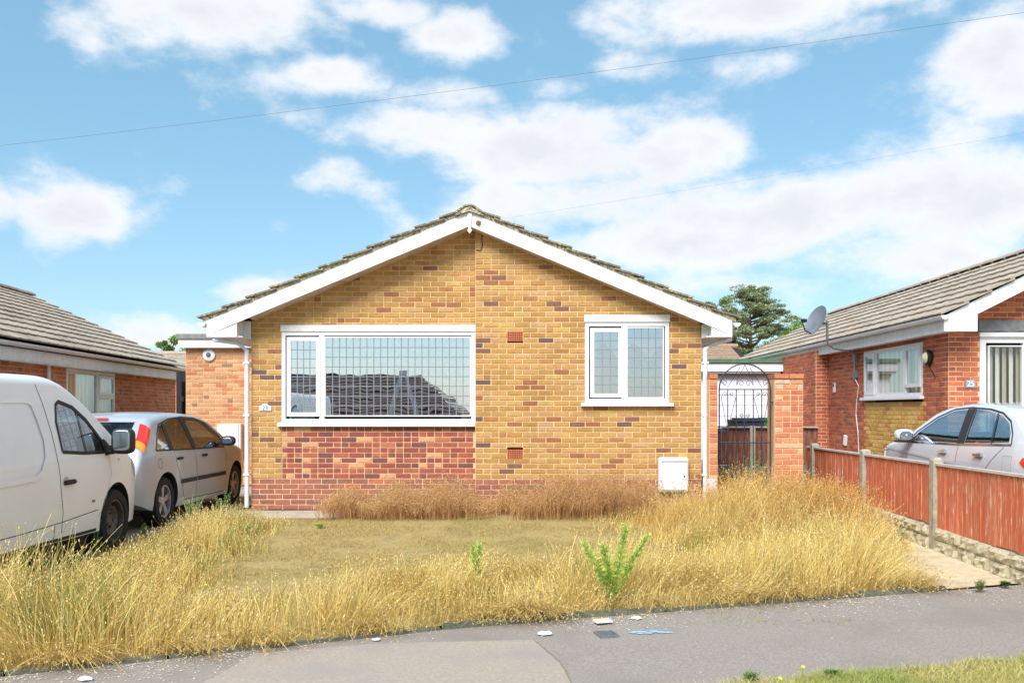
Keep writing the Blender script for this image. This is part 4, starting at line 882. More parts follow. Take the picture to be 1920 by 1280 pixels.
    def side(s, poly, sx, off, step=.06, fit=False):
        vs, fs = fillpoly(poly, step); out = []
        for v in vs:
            h = s.bvh.ray_cast(Vector((sx*2, v.x, v.y)), Vector((-sx, 0, 0)))
            if h[0] is None: h = s.bvh.find_nearest(Vector((sx*.7, v.x, v.y)))
            out.append(Vector((h[0].x+sx*off, v.x, v.y)))
        if fit:                            # one smooth curved pane rather than the facets of the shell
            A_ = np.array([[1, p.y, p.z, p.y*p.y, p.z*p.z, p.y*p.z] for p in out]); k_ = np.linalg.lstsq(A_, np.array([p.x for p in out]), rcond=None)[0]
            for p, row in zip(out, A_): p.x = float(row @ k_)
        b = MB(); b.add(out, [tuple(f) if sx < 0 else tuple(reversed(f)) for f in fs]); return b
    def end(s, poly, front, off, step=.06):
        vs, fs = fillpoly(poly, step); out = []; sg_ = 1 if front else -1
        for v in vs:
            h = s.bvh.ray_cast(Vector((v.x, 2.2+sg_*6, v.y)), Vector((0, -sg_, 0)))
            if h[0] is None: h = s.bvh.find_nearest(Vector((v.x, 2.2+sg_*1.8, v.y)))
            out.append(Vector((v.x, h[0].y+sg_*off, v.y)))
        b = MB(); b.add(out, [tuple(f) for f in fs]); return b
    def put(s, b, name, mat, parent=None, smooth=True): b.xf(s.T); return b.build(name, mat, parent or s.rt, smooth=smooth)
    def strip(s, line, sx, w, name, mat, off=.0015):
        b = MB(); ptsA = []; ptsB = []; L2 = []
        for i in range(len(line)-1):
            a, c = Vector(line[i]), Vector(line[i+1]); n = max(1, int((c-a).length/.05)); L2 += [a+(c-a)*k/n for k in range(n)]
        L2.append(Vector(line[-1]))
        for i, p in enumerate(L2):
            t = (L2[min(i+1, len(L2)-1)]-L2[max(0, i-1)]).normalized(); nn = Vector((-t.y, t.x))*w/2
            for q, lst in ((p+nn, ptsA), (p-nn, ptsB)):
                h = s.bvh.ray_cast(Vector((sx*2, q.x, q.y)), Vector((-sx, 0, 0)))
                if h[0] is None: h = s.bvh.find_nearest(Vector((sx*.7, q.x, q.y)))
                lst.append(Vector((h[0].x+sx*off, q.x, q.y)))
        b.grid([ptsA, ptsB]); return s.put(b, name, mat)
    def box(s, c, h, name, mat, parent=None, bevel=.01):
        b = MB(); b.box(c[0]-h[0], c[0]+h[0], c[1]-h[1], c[1]+h[1], c[2]-h[2], c[2]+h[2]); b.xf(s.T); return b.build(name, mat, parent or s.rt, bevel=bevel)
    def blob(s, c_, h, name, mat, parent=None, e=.55):
        b = MB(); rows = []
        f_ = lambda v: math.copysign(abs(v)**e, v)
        for i in range(13):
            ph = -math.pi/2+math.pi*i/12; rows.append([(c_[0]+h[0]*f_(math.cos(ph))*f_(math.cos(q)), c_[1]+h[1]*f_(math.cos(ph))*f_(math.sin(q)), c_[2]+h[2]*f_(math.sin(ph))) for q in [2*math.pi*k/20 for k in range(21)]])
        b.grid(rows); b.xf(s.T); return b.build(name, mat, parent or s.rt, smooth=True, angle=60)
    def sidex(s, sx, l, z):
        h = s.bvh.ray_cast(Vector((sx*2, l, z)), Vector((-sx, 0, 0))); return h[0].x if h[0] else sx*s.sp['halfw']
    def wheels(s, style, rimmat):
        sp = s.sp; r0 = sp['wheel_r']; rim = r0*.66
        for l in sp['axles']:
            for sx in (-1, 1):
                cx = sx*(sp['halfw']-.125); A = Vector((sx, 0, 0)); c = Vector((cx, l, r0))
                t = MB(); t.lathe([(rim, -.09), (r0*.93, -.10), (r0, -.07), (r0, .06), (r0*.95, .095), (rim*1.04, .10), (rim, .08)], c, A, 36); wo = s.put(t, 'wheel', black)
                m = MB(); m.lathe([(rim*1.02, .088), (rim*.93, .085), (rim*.90, .02), (rim*.90, -.08)], c, A, 32); s.put(m, 'rim', rimmat, wo)
                d_ = MB(); d_.lathe([(0, -.03), (rim*.9, -.03)], c, A, 24); s.put(d_, 'brake_disc', M('wheel_dark', (.03,.03,.032,1), rough=.6), wo)
                m = MB()
                if style == 'alloy':
                    m.lathe([(0, .075), (.05, .072), (.065, .05), (.065, 0)], c, A, 20)
                    for k in range(5):
                        for dq in (-.13, .13):
                            q = 2*math.pi*k/5+dq+.3; d = Vector((0, math.cos(q), math.sin(q))); e = Vector((0, -math.sin(q), math.cos(q)))
                            m.obox(c+A*.052+d*(rim*.5), (d, e, A), (rim*.46, .019, .014))
                    s.put(m, 'spokes', rimmat, wo, smooth=False)
                else:
                    m.lathe([(0, .03), (.045, .035), (.06, .02), (rim*.5, .015), (rim*.62, .045), (rim*.74, .048), (rim*.92, .0)], c, A, 32); s.put(m, 'disc', rimmat, wo)
                    h = MB()
                    for k in range(14): 
                        q = 2*math.pi*k/14; d = Vector((0, math.cos(q), math.sin(q))); h.lathe([(0, .052), (.0165, .051), (.0165, .03)], c+d*rim*.74, A, 8)
                    for k in range(5):
                        q = 2*math.pi*k/5; d = Vector((0, math.cos(q), math.sin(q))); h.lathe([(0, .036), (.011, .034), (.011, .015)], c+d*.075, A, 8)
                    s.put(h, 'vent_hole', dark, wo)
    def seats(s, rows, mat):
        for l, z, xs in rows:
            for x in xs:
                b = MB(); ax = Vector((0, .97, .2)).normalized()
                st = s.box((x, l, z+.08), (.23, .25, .08), 'seat', mat, bevel=.04)
                b.obox((x, l-.28, z+.42), (Vector((1,0,0)), Vector((0,.95,.26)), Vector((0,-.26,.95))), (.22, .06, .30)); b.xf(s.T); b.build('backrest', mat, s.rt, bevel=.04)
                b = MB(); b.obox((x, l-.39, z+.80), (Vector((1,0,0)), Vector((0,.97,.2)), Vector((0,-.2,.97))), (.12, .045, .09)); b.xf(s.T); b.build('headrest', mat, s.rt, bevel=.03)
def shrink(poly, d):
    c = Vector((sum(p[0] for p in poly)/len(poly), sum(p[1] for p in poly)/len(poly))); return [tuple(Vector(p)+(c-Vector(p)).normalized()*d) for p in poly]
trim = M('car_trim', (.022,.023,.025,1), rough=.6); seatm = M('seat_cloth', (.035,.036,.042,1), (.05,.05,.055,1), 40, .9)
chrome = M('chrome', (.75,.76,.78,1), rough=.12, metal=1)
lampred = M('lamp_red', S(214,40,30), rough=.15, coat=.6); lampamb = M('lamp_amber', S(240,140,40), rough=.15, coat=.6)
seam = M('panel_gap', (.03,.03,.033,1), rough=.7); mirror_g = M('mirror_glass', (.6,.65,.7,1), rough=.03, metal=1)
# ---- silver hatchback
silver = M('silver_paint', S(172,180,191), rough=.36, metal=.25, coat=.5)
hb = root('parked_car', (-5.42, 12.8, 0), 'silver hatchback with tall red and amber tail lamps parked beside the yellow bungalow', 'car')
sp = dict(len=4.15, halfw=.85, paint=silver, axles=(.74, 3.355), wheel_r=.305, arch=.355, cabin=(.30, 3.18), floor=.42,
  top=[(0,.66),(.04,.70),(.09,.96),(.14,1.0),(.62,1.335),(.75,1.375),(1.2,1.42),(1.8,1.432),(2.3,1.40),(2.6,1.33),(3.12,1.03),(3.3,.975),(3.7,.90),(3.95,.82),(4.08,.70),(4.15,.55)],
  bot=[(0,.34),(.3,.24),(.5,.2),(3.7,.2),(4.0,.22),(4.15,.30)],
  plan=[(0,.735),(.05,.78),(.15,.815),(.4,.842),(.9,.85),(3.2,.85),(3.6,.835),(3.9,.78),(4.05,.70),(4.15,.58)],
  sect=[(.15,.94),(.3,.985),(.5,1.0),(.7,1.0),(.86,.985),(.95,.96),(1.05,.915),(1.25,.81),(1.36,.745),(1.45,.70)],
  side_windows=[[(.52,.965),(.86,1.255),(.97,1.27),(.90,.955)], [(1.02,.95),(1.02,1.28),(1.25,1.325),(1.62,1.345),(1.66,.935)], [(1.76,.93),(1.73,1.345),(2.15,1.325),(2.45,1.25),(2.78,1.06),(2.83,.92)]],
  end_windows=[('rear', [(-.56,.99),(.56,.99),(.50,1.305),(-.50,1.305)], -.2, .75), ('front', [(-.64,1.04),(.64,1.04),(.55,1.31),(-.55,1.31)], 2.45, 4.3)])
T = Matrix.Translation((-5.42, 10.74, -.015)) @ Matrix.Rotation(R(-.8), 4, 'Z')
c = Car(hb, T, sp); c.wheels('alloy', M('alloy', S(176,178,184), rough=.35, metal=.7))
for sx in (-1, 1):
    c.put(c.side([(.46,.935),(.55,1.0),(.84,1.275),(1.1,1.335),(1.65,1.375),(2.15,1.355),(2.5,1.27),(2.86,1.05),(2.93,.905),(1.7,.92)], sx, .0012, .05), 'window_surround', trim) if False else None
    for q in sp['side_windows']: c.put(c.side(q, sx, -.004, fit=True), 'side_window', car_glass)
    c.strip([(.50,.955),(.90,.945),(1.66,.925),(2.86,.91)], sx, .02, 'belt_trim', trim, .003)
    c.strip([(.50,.955),(.70,1.15),(.86,1.27),(1.25,1.338),(1.7,1.36),(2.15,1.34),(2.47,1.262),(2.80,1.065),(2.86,.91)], sx, .018, 'window_seal', trim, .003)
    c.put(c.side([(.90,.945),(1.01,.945),(1.02,1.30),(.96,1.28)], sx, .004, .05), 'door_pillar', trim); c.put(c.side([(1.655,.925),(1.765,.92),(1.735,1.36),(1.615,1.36)], sx, .004, .05), 'door_pillar', trim)
    c.strip([(1.02,.95),(1.06,.75),(1.22,.5),(1.30,.27)], sx, .008, 'door_gap', seam); c.strip([(1.70,.93),(1.73,.6),(1.72,.26)], sx, .008, 'door_gap', seam); c.strip([(2.86,.92),(2.92,.6),(2.86,.26)], sx, .008, 'door_gap', seam)
    c.strip([(1.28,.27),(2.86,.25)], sx, .01, 'door_gap', seam)
    c.strip([(1.18,.52),(1.70,.52)], sx, .055, 'rubbing_strip', trim, .012); c.strip([(1.745,.52),(2.84,.52)], sx, .055, 'rubbing_strip', trim, .012)
    for l in (1.16, 2.02): x_ = c.sidex(sx, l, .82); c.box((x_+sx*.012, l, .825), (.014, .085, .018), 'door_handle', trim)
    q = [(.56+.062*math.cos(a), .79+.062*math.sin(a)) for a in [2*math.pi*k/20 for k in range(21)]]
    c.strip(q, sx, .006, 'fuel_flap_gap', seam)
    # (lamps) the rear corner of the pillar
    def pillar(la, lb, n=9):
        rows = []
        for i in range(n):
            l = la+(lb-la)*i/(n-1); h = c.ring(l, c.top(l), interp(sp['bot'], l)); k0, k1 = 12, 19; row = []
            for k in range(k0, k1):
                t = (Vector(h[k+1])-Vector(h[k-1])).normalized(); nn = Vector((t.y, -t.x)); p = Vector(h[k])+nn*.007; row.append(Vector((sx*p.x, l-.006, p.y+.003)))
            rows.append(row)
        b = MB(); b.grid(rows); return b
    c.put(pillar(.17, .275), 'indicator_lamp', lampamb); c.put(pillar(.277, .56), 'tail_lamp', lampred)
    c.put(c.end([(sx*.42,.40),(sx*.64,.40),(sx*.67,.475),(sx*.40,.475)], False, .010, .04), 'fog_lamp', lampred)
    x_ = c.sidex(sx, 2.72, .98); mm = c.blob((x_+sx*.14, 2.70, 1.0), (.11, .065, .072), 'door_mirror', M('mirror_housing', (.03,.032,.036,1), rough=.35), None, .75)
    c.box((x_+sx*.02, 2.72, .965), (.035, .03, .02), 'mirror_arm', trim, mm); c.blob((x_+sx*.14, 2.641, 1.0), (.075, .006, .045), 'mirror_glass', M('mirror_glass_dark', S(120,128,140), rough=.1, metal=.8), mm, .7)
    c.strip([(3.0,.72),(3.06,.72)], sx, .03, 'repeater_lamp', lampamb, .004)
c.put(c.end([(-.56,.99),(.56,.99),(.50,1.305),(-.50,1.305)], False, -.004), 'rear_window', car_glass)
c.put(c.end([(-.64,1.04),(.64,1.04),(.55,1.31),(-.55,1.31)], True, -.004), 'windscreen', car_glass)
c.put(c.end([(-.70,.60),(.70,.60),(.70,.645),(-.70,.645)], False, .012, .05), 'bumper_strip', M('bumper_strip', S(120,126,136), rough=.4))
c.box((0, .60, 1.345), (.16, .02, .012), 'brake_lamp', lampred, None, .004)
c.put(c.end([(-.26,.72),(.26,.72),(.26,.83),(-.26,.83)], False, .006, .05), 'number_plate', M('plate_yellow', S(226,190,60), rough=.4))
c.seats([(1.95, .36, (-.36, .36)), (1.0, .38, (-.4, 0, .4))], seatm)
c.box((0, 2.85, .86), (.66, .2, .08), 'dashboard', trim, bevel=.05)
b = MB(); b.lathe([(.18+.014*math.cos(a), .014*math.sin(a)) for a in [2*math.pi*k/8 for k in range(8)]], (.36, 2.52, .90), (0, .9, -.45), 24, close=True); c.put(b, 'steering_wheel', trim)
# ---- white panel van
vwhite = M('van_white_paint', S(238,240,244), S(233,235,240), 2, .35, coat=.35)
vn = root('panel_van', (-5.43, 7.9, -.05), 'white panel van with grey steel wheels parked on the drive', 'van')
sp = dict(len=5.0, halfw=.96, paint=vwhite, axles=(.98, 4.07), wheel_r=.335, arch=.395, cabin=(2.75, 4.25), floor=.55, corner=.12, soft=.07, trim=M('van_trim', S(74,78,84), rough=.7),
  top=[(0,1.86),(2.85,1.865),(3.05,1.845),(3.25,1.78),(3.55,1.62),(3.9,1.405),(4.2,1.21),(4.35,1.14),(4.6,1.05),(4.80,.95),(4.92,.80),(5.0,.55)],
  bot=[(0,.30),(4.4,.27),(4.8,.27),(5.0,.32)],
  plan=[(0,.93),(.1,.95),(.5,.96),(3.6,.96),(4.1,.95),(4.5,.915),(4.75,.85),(4.9,.76),(5.0,.60)],
  sect=[(.2,.965),(.35,.985),(.6,1.0),(.9,1.0),(1.05,.985),(1.2,.965),(1.5,.915),(1.7,.875),(1.9,.84)],
  side_windows=[[(2.93,1.12),(2.89,1.40),(2.93,1.565),(3.0,1.60),(3.25,1.545),(3.48,1.42),(3.76,1.20),(3.80,1.08),(3.35,1.09)]],
  end_windows=[('front', [(-.74,1.26),(.74,1.26),(.62,1.70),(-.62,1.70)], 3.1, 5.2)])
T = Matrix.Translation((-5.33, 5.66, -.075)) @ Matrix.Rotation(R(.4), 4, 'Z')
c = Car(vn, T, sp); c.wheels('steel', M('steel_wheel', S(112,106,102), S(88,82,78), 30, .55, metal=.5))
for sx in (-1, 1):
    q = sp['side_windows'][0]
    c.put(c.side(q, sx, -.003, fit=True), 'side_window', car_glass)
    ring = q+[q[0]]; c.strip(ring, sx, .035, 'window_seal', trim, .003); c.strip([(3.40,1.085),(3.30,1.53)], sx, .02, 'quarter_bar', trim, .004)
    c.strip([(2.62,1.80),(2.70,1.60),(2.78,1.30),(2.83,1.0),(2.86,.75),(2.90,.55),(2.89,.36)], sx, .009, 'door_gap', seam)
    c.strip([(3.88,1.06),(3.92,.85),(3.80,.62),(3.70,.48),(3.62,.42)], sx, .008, 'door_gap', M('soft_gap', S(176,178,182), rough=.6))
    c.strip([(0,.43),(2.2,.44),(2.9,.46),(3.62,.50)], sx, .008, 'sill_gap', seam)
    c.strip([(2.76,.45),(2.76,.30)], sx, .008, 'sill_gap', seam)
    c.strip([(1.35,.305),(3.6,.30)], sx, .03, 'sill_trim', trim, .004)
    # pressed load-bay panel: a raised rib round the recess
    c.strip([(0,1.60),(2.42,1.605),(2.50,1.58),(2.56,1.45),(2.63,1.25),(2.62,1.08),(2.52,.95),(2.40,.91),(0,.86)], sx, .05, 'pressed_rib', vwhite, .012)
    x_ = c.sidex(sx, 2.96, .84); hd = c.box((x_+sx*.016, 3.0, .83), (.02, .10, .022), 'door_handle', trim); 
    c.put(c.side([(2.95+.05*math.cos(a), .845+.045*math.sin(a)) for a in [2*math.pi*k/14 for k in range(14)]], sx, .003, .03), 'handle_recess', M('recess_grey', S(190,191,195), rough=.4))
    x_ = c.sidex(sx, 3.85, 1.12); mm = c.blob((x_+sx*.17, 3.87, 1.19), (.115, .07, .135), 'door_mirror', trim, None, .5)
    c.box((x_+sx*.03, 3.86, 1.10), (.06, .05, .045), 'mirror_arm', trim, mm, .02); c.blob((x_+sx*.175, 3.80, 1.20), (.09, .008, .105), 'mirror_glass', M('mirror_glass_grey', S(170,180,184), rough=.12, metal=.9), mm, .4)
    c.put(c.side([(3.80,1.04),(3.92,1.05),(3.90,1.16),(3.80,1.22),(3.74,1.20)], sx, .006, .04), 'mirror_sail', trim)
    x_ = c.sidex(sx, 4.12, 1.0); c.box((x_+sx*.004, 4.12, .985), (.006, .022, .014), 'repeater_lamp', M('clear_lens', S(206,206,206), rough=.2))
    x_ = c.sidex(sx, 3.55, .62); c.box((x_+sx*.003, 3.50, .60), (.003, .03, .012), 'badge', greyd, None, 0)
    c.put(c.side([(4.50,.92),(4.62,.99),(4.82,.86),(4.86,.72),(4.70,.76)], sx, .006, .04), 'headlamp', M('headlamp', S(214,218,224), rough=.1, coat=1))
c.put(c.end([(-.74,1.26),(.74,1.26),(.62,1.70),(-.62,1.70)], True, -.004), 'windscreen', car_glass)
c.put(c.end([(-.78,.36),(.78,.36),(.78,.55),(-.78,.55)], True, .006), 'bumper', trim)
c.seats([(3.28, .62, (-.5, .5))], seatm); c.box((0, 4.0, 1.0), (.72, .16, .07), 'dashboard', trim, bevel=.04)
b = MB(); b.lathe([(.19+.014*math.cos(a), .014*math.sin(a)) for a in [2*math.pi*k/8 for k in range(8)]], (.45, 3.66, 1.10), (0, .75, -.66), 24, close=True); c.put(b, 'steering_wheel', trim)
b = MB(); b.tube([(.55, 2.55, 1.835), (.57, 2.50, 1.89), (.60, 2.32, 2.07)], [.016, .008, .004], 6); c.put(b, 'aerial', trim)
# ---- silver-white car of the neighbour
sil2 = M('pale_silver_paint', S(214,217,223), rough=.28, metal=.2, coat=.9)
mc = root('parked_car', (5.75, 10.7, .0), 'pale silver family car behind the red board fence', 'car')
sp = dict(len=4.29, halfw=.89, paint=sil2, axles=(.80, 3.50), wheel_r=.315, arch=.365, cabin=(.42, 3.22), floor=.42,
  top=[(0,.80),(.05,.92),(.14,1.03),(.28,1.09),(.72,1.345),(.9,1.395),(1.4,1.44),(1.9,1.45),(2.3,1.42),(2.6,1.345),(3.18,1.055),(3.35,1.0),(3.8,.93),(4.1,.82),(4.22,.68),(4.29,.5)],
  bot=[(0,.34),(.3,.24),(.5,.2),(3.8,.2),(4.29,.28)],
  plan=[(0,.74),(.06,.79),(.2,.84),(.5,.88),(1,.89),(3.3,.89),(3.7,.87),(4.0,.80),(4.2,.69),(4.29,.58)],
  sect=[(.15,.94),(.3,.98),(.5,1.0),(.7,.995),(.85,.985),(.97,.955),(1.07,.91),(1.25,.825),(1.38,.755),(1.48,.70)],
  side_windows=[[(.66,1.02),(.70,1.12),(.80,1.22),(1.0,1.30),(1.3,1.345),(1.62,1.365),(1.56,.985),(1.2,.995)], [(1.74,.98),(1.80,1.36),(2.1,1.345),(2.45,1.25),(2.82,1.07),(2.98,.965)]],
  end_windows=[('rear', [(-.54,1.10),(.54,1.10),(.50,1.33),(-.50,1.33)], -.2, .85), ('front', [(-.66,1.07),(.66,1.07),(.55,1.33),(-.55,1.33)], 2.5, 4.4)])
T = Matrix.Translation((5.78, 8.68, .085)) @ Matrix.Rotation(R(.3), 4, 'Z')
c = Car(mc, T, sp); c.wheels('alloy', MATS['alloy'])
for sx in (-1, 1):
    for q in sp['side_windows']: c.put(c.side(q, sx, -.004, fit=True), 'side_window', car_glass)
    c.strip([(.60,1.0),(1.2,.98),(1.7,.965),(3.03,.95)], sx, .022, 'chrome_trim', chrome, .005)
    c.strip([(.60,1.0),(.66,1.12),(.78,1.24),(1.0,1.325),(1.3,1.365),(1.75,1.385),(2.12,1.365),(2.47,1.268),(2.86,1.085),(3.03,.95)], sx, .018, 'window_seal', trim, .004)
    c.put(c.side([(1.56,.98),(1.74,.975),(1.80,1.37),(1.62,1.372)], sx, .005, .05), 'door_pillar', trim); c.strip([(.98,.995),(1.10,1.325)], sx, .022, 'quarter_bar', trim, .004)
    c.strip([(1.68,.965),(1.72,.6),(1.70,.26)], sx, .008, 'door_gap', seam); c.strip([(.70,.99),(.95,.80),(1.20,.55),(1.25,.27)], sx, .008, 'door_gap', seam); c.strip([(3.0,.95),(3.05,.6),(3.0,.26)], sx, .008, 'door_gap', seam)
    c.strip([(.95,.70),(1.7,.745),(2.6,.80),(3.6,.85),(4.0,.80)], sx, .03, 'body_crease', sil2, .012)
    for l in (1.18, 2.02): x_ = c.sidex(sx, l, .86); c.box((x_+sx*.018, l, .868), (.016, .10, .016), 'door_handle', chrome, bevel=.01); c.put(c.side([(l+.09*math.cos(a), .862+.04*math.sin(a)) for a in [2*math.pi*k/16 for k in range(16)]], sx, .002, .03), 'handle_recess', M('recess_silver', S(160,164,172), rough=.4))
    q = [(.62+.10*max(-.8, min(.8, 1.25*math.cos(a))), .80+.10*max(-.85, min(.85, 1.2*math.sin(a)))) for a in [2*math.pi*k/28 for k in range(29)]]
    c.strip(q, sx, .006, 'fuel_flap_gap', MATS['recess_silver'])
    c.put(c.side([(.13,.77),(.24,.765),(.33,.785),(.40,.83),(.37,.875),(.29,.90),(.13,.905)], sx, .008, .03), 'tail_lamp', lampred)
    c.put(c.end([(sx*.50,.70),(sx*.72,.70),(sx*.72,.78),(sx*.52,.78)], False, .008, .03), 'rear_reflector', lampred)
    x_ = c.sidex(sx, 2.88, 1.0); mm = c.blob((x_+sx*.13, 2.90, 1.04), (.115, .085, .075), 'door_mirror', sil2, None, .7)
    c.box((x_+sx*.03, 2.90, .975), (.05, .04, .02), 'mirror_arm', trim, mm); c.blob((x_+sx*.13, 2.822, 1.04), (.085, .006, .05), 'mirror_glass', mirror_g, mm, .6); c.box((x_+sx*.14, 2.905, .957), (.10, .06, .012), 'mirror_base', trim, mm)
    c.strip([(3.06,.99),(3.6,.945),(4.05,.85)], sx, .007, 'bonnet_gap', seam)
c.put(c.end([(-.54,1.10),(.54,1.10),(.50,1.33),(-.50,1.33)], False, -.004), 'rear_window', car_glass); c.put(c.end([(-.66,1.07),(.66,1.07),(.55,1.33),(-.55,1.33)], True, -.004), 'windscreen', car_glass)
c.seats([(2.02, .36, (-.36, .36)), (1.15, .38, (-.4, .4))], seatm); c.box((0, 2.98, .88), (.68, .2, .07), 'dashboard', trim, bevel=.05)
# ================================================================== INSIDE THE WINDOWS
net = M('net_curtain', S(236,238,240), S(226,230,234), 20, .9)
def curtain(name, x0, x1, y, zt, zb, label, waves=9, amp=.03, scallop=0, mat=net, n=60):
    b = MB(); rows = []
    for j in range(9):
        row = []
        for i in range(n+1):
            u = i/n; zb_ = zb+scallop*abs(math.sin(u*math.pi*2.5)); z = zt+(zb_-zt)*j/8; row.append((x0+(x1-x0)*u, y+amp*math.sin(u*waves*2*math.pi)*(.4+.6*j/8), z))
        rows.append(row)
    b.grid(rows); b.grid([[(p[0], p[1]+.004, p[2]) for p in r] for r in reversed(rows)])
    return tag(b.build(name, mat, smooth=True), label, 'curtain')
curtain('net_curtain', .88, 1.98, 13.22, 2.72, 2.14, 'white scalloped net curtain behind the smaller leaded window', 8, .02, .26)
curtain('curtain', -3.50, -3.12, 13.28, 2.62, 1.0, 'pale curtain gathered at the opening casement end of the wide window', 5, .03)
curtain('curtain', -.98, -.80, 13.27, 2.62, 1.0, 'pale curtain gathered at the wide window end by the forward wall', 4, .02)
alu = M('aluminium', S(196,198,202), S(180,182,188), 10, .35, metal=.7)
LX, LY = -3.58, .15
ld = root('step_ladder', (LX, LY, -.3), 'tall aluminium step ladder in the street mirrored in the wide leaded window', 'ladder')
lt = Vector((LX, LY, 2.5))
for sx in (-1, 1):
    for dy in (-.5, .5):
        b = MB(); ft = Vector((LX+sx*.80, LY+dy, -.3)); ax = (lt+Vector((sx*.06, dy*.1, 0))-ft); m_ = ft+ax/2; a_ = ax.normalized(); q = a_.cross(Vector((0,1,0))).normalized(); b.obox(m_, (q, a_.cross(q), a_), (.035, .016, ax.length/2)); b.build('stile', alu, ld)
for k in range(1, 9):
    t = k/9; hw = .80*(1-t)+.06*t; yy = LY+.5*(1-t)+.05*t; zz = -.3+2.8*t; b = MB(); b.box(LX-hw, LX+hw, yy-.02, yy+.02, zz-.015, zz+.015)
    if t > .7 or k in (2,): b.build('tread', alu, ld)
b = MB(); b.box(LX-.10, LX+.10, LY-.10, LY+.10, 2.46, 2.58); b.build('top_cap', alu, ld, bevel=.01)
def mug(x, y, z, col, label):
    b = MB(); b.lathe([(0, 0), (.045, 0), (.05, .09), (.044, .09), (.04, .01), (0, .01)], (x, y, z), (0, 0, 1), 16); rt = root('mug', (x, y, z), label, 'mug'); m = M('mug_'+label[:5], S(*col), rough=.3); b.build('cup', m, rt, smooth=True)
    b = MB(); b.tube([(x+.045, y, z+.075), (x+.08, y, z+.07), (x+.082, y, z+.035), (x+.045, y, z+.02)], .007, 6); b.build('handle', m, rt)
b = MB(); b.box(.70, 2.20, 13.21, 13.42, 1.555, 1.58); b.build('window_board', white, house)
mug(1.17, 13.30, 1.581, (236,190,70), 'yellow mug on the sill inside the smaller leaded window'); mug(1.08, 13.33, 1.581, (232,232,236), 'white mug on the sill inside the smaller leaded window')
# ================================================================== PLANTS
def grassmat(name, trans=.25):
    m = bpy.data.materials.new(name); m.use_nodes = True; nt = m.node_tree; N = nt.nodes.new; L = nt.links.new; bs = nt.nodes['Principled BSDF']; out = nt.nodes['Material Output']
    at = N('ShaderNodeAttribute'); at.attribute_name = 'tint'; L(at.outputs['Color'], bs.inputs['Base Color']); bs.inputs['Roughness'].default_value = .75; bs.inputs['Specular IOR Level'].default_value = .2
    tr = N('ShaderNodeBsdfTranslucent'); L(at.outputs['Color'], tr.inputs[0]); mx = N('ShaderNodeMixShader'); mx.inputs[0].default_value = trans; L(bs.outputs[0], mx.inputs[1]); L(tr.outputs[0], mx.inputs[2]); L(mx.outputs[0], out.inputs[0]); return m
GM = grassmat('dry_stalks')
def lin(c): return np.array(S(*c)[:3])
def stalks(base, h, lean, width, cols, head=None, headcol=None, headlen=.03, headw=.0055, bend=1.0, droop=None):
    """base (n,3), heights (n), lean (n,2), colours (n,3): one curved, tapering stalk each, with or without a seed head"""
    n = len(base); ts = np.array([0, .4, .75, 1.0]); ang = rng.uniform(0, math.pi, n); wv = np.stack([np.cos(ang), np.sin(ang), np.zeros(n)], 1)
    V = []; 
    for t in ts:
        p = base.copy(); p[:, :2] += lean*(h*t**(1+bend))[:, None]; p[:, 2] += h*(t-(.35*np.minimum(1, (lean**2).sum(1)) if droop is None else droop)*t*t)
        wd = (width*(1-.6*t))[:, None]; V += [p-wv*wd/2, p+wv*wd/2]
    tip = V[-1]*.5+V[-2]*.5; V = np.stack(V, 1).reshape(-1, 3)
    idx = np.arange(n)[:, None]*8; q = []
    for k in range(3): q.append(np.concatenate([idx+2*k, idx+2*k+1, idx+2*k+3, idx+2*k+2], 1))
    Fq = np.concatenate(q); C = np.repeat(cols, 8, 0)
    if head is not None:
        s_ = np.where(head)[0]; m = len(s_); tp = tip[s_]; d = np.concatenate([lean[s_]*1.2, np.ones((m, 1))], 1); d /= np.linalg.norm(d, axis=1)[:, None]
        a = np.cross(d, wv[s_]); a /= np.linalg.norm(a, axis=1)[:, None]; b_ = np.cross(d, a); hl = (headlen*rng.uniform(.6, 1.5, m))[:, None]; hw = (headw*rng.uniform(.7, 1.3, m))[:, None]
        mid = tp+d*hl*.4; vv = np.stack([tp-d*hl*.15, mid+a*hw, mid+b_*hw, mid-a*hw, mid-b_*hw, tp+d*hl], 1).reshape(-1, 3); i0 = len(V)+np.arange(m)[:, None]*6
        fs = []
        for k in range(4): a1, a2 = 1+k, 1+(k+1) % 4; fs.append(np.concatenate([i0, i0+a2, i0+a1, i0+a1], 1)); fs.append(np.concatenate([i0+5, i0+a1, i0+a2, i0+a2], 1))
        tri = np.concatenate(fs); V = np.concatenate([V, vv]); C = np.concatenate([C, np.repeat(headcol[s_], 6, 0)])
        return V, Fq, tri[:, :3], C
    return V, Fq, np.zeros((0, 3), int), C
def merge(parts):
    V = []; Fs = []; C = []; o = 0
    for v, q, t, c in parts:
        Fs += [np.concatenate([q[:, [0, 1, 2]], q[:, [0, 2, 3]]])+o, t+o]; V.append(v); C.append(c); o += len(v)
    V = np.concatenate(V); C = np.concatenate(C); return V, np.concatenate(Fs), np.concatenate([C, np.ones((len(C), 1))], 1)
def vnoise(x, y, s, seed=0):            # cheap value noise for patchiness
    xi = x*s; yi = y*s; x0 = np.floor(xi).astype(int); y0 = np.floor(yi).astype(int); fx_ = xi-x0; fy_ = yi-y0
    hsh = lambda a, b: np.modf(np.abs(np.sin(a*127.1+b*311.7+seed*17.3)*43758.5453))[0]
    fx_ = fx_*fx_*(3-2*fx_); fy_ = fy_*fy_*(3-2*fy_)
    return (hsh(x0, y0)*(1-fx_)+hsh(x0+1, y0)*fx_)*(1-fy_)+(hsh(x0, y0+1)*(1-fx_)+hsh(x0+1, y0+1)*fx_)*fy_
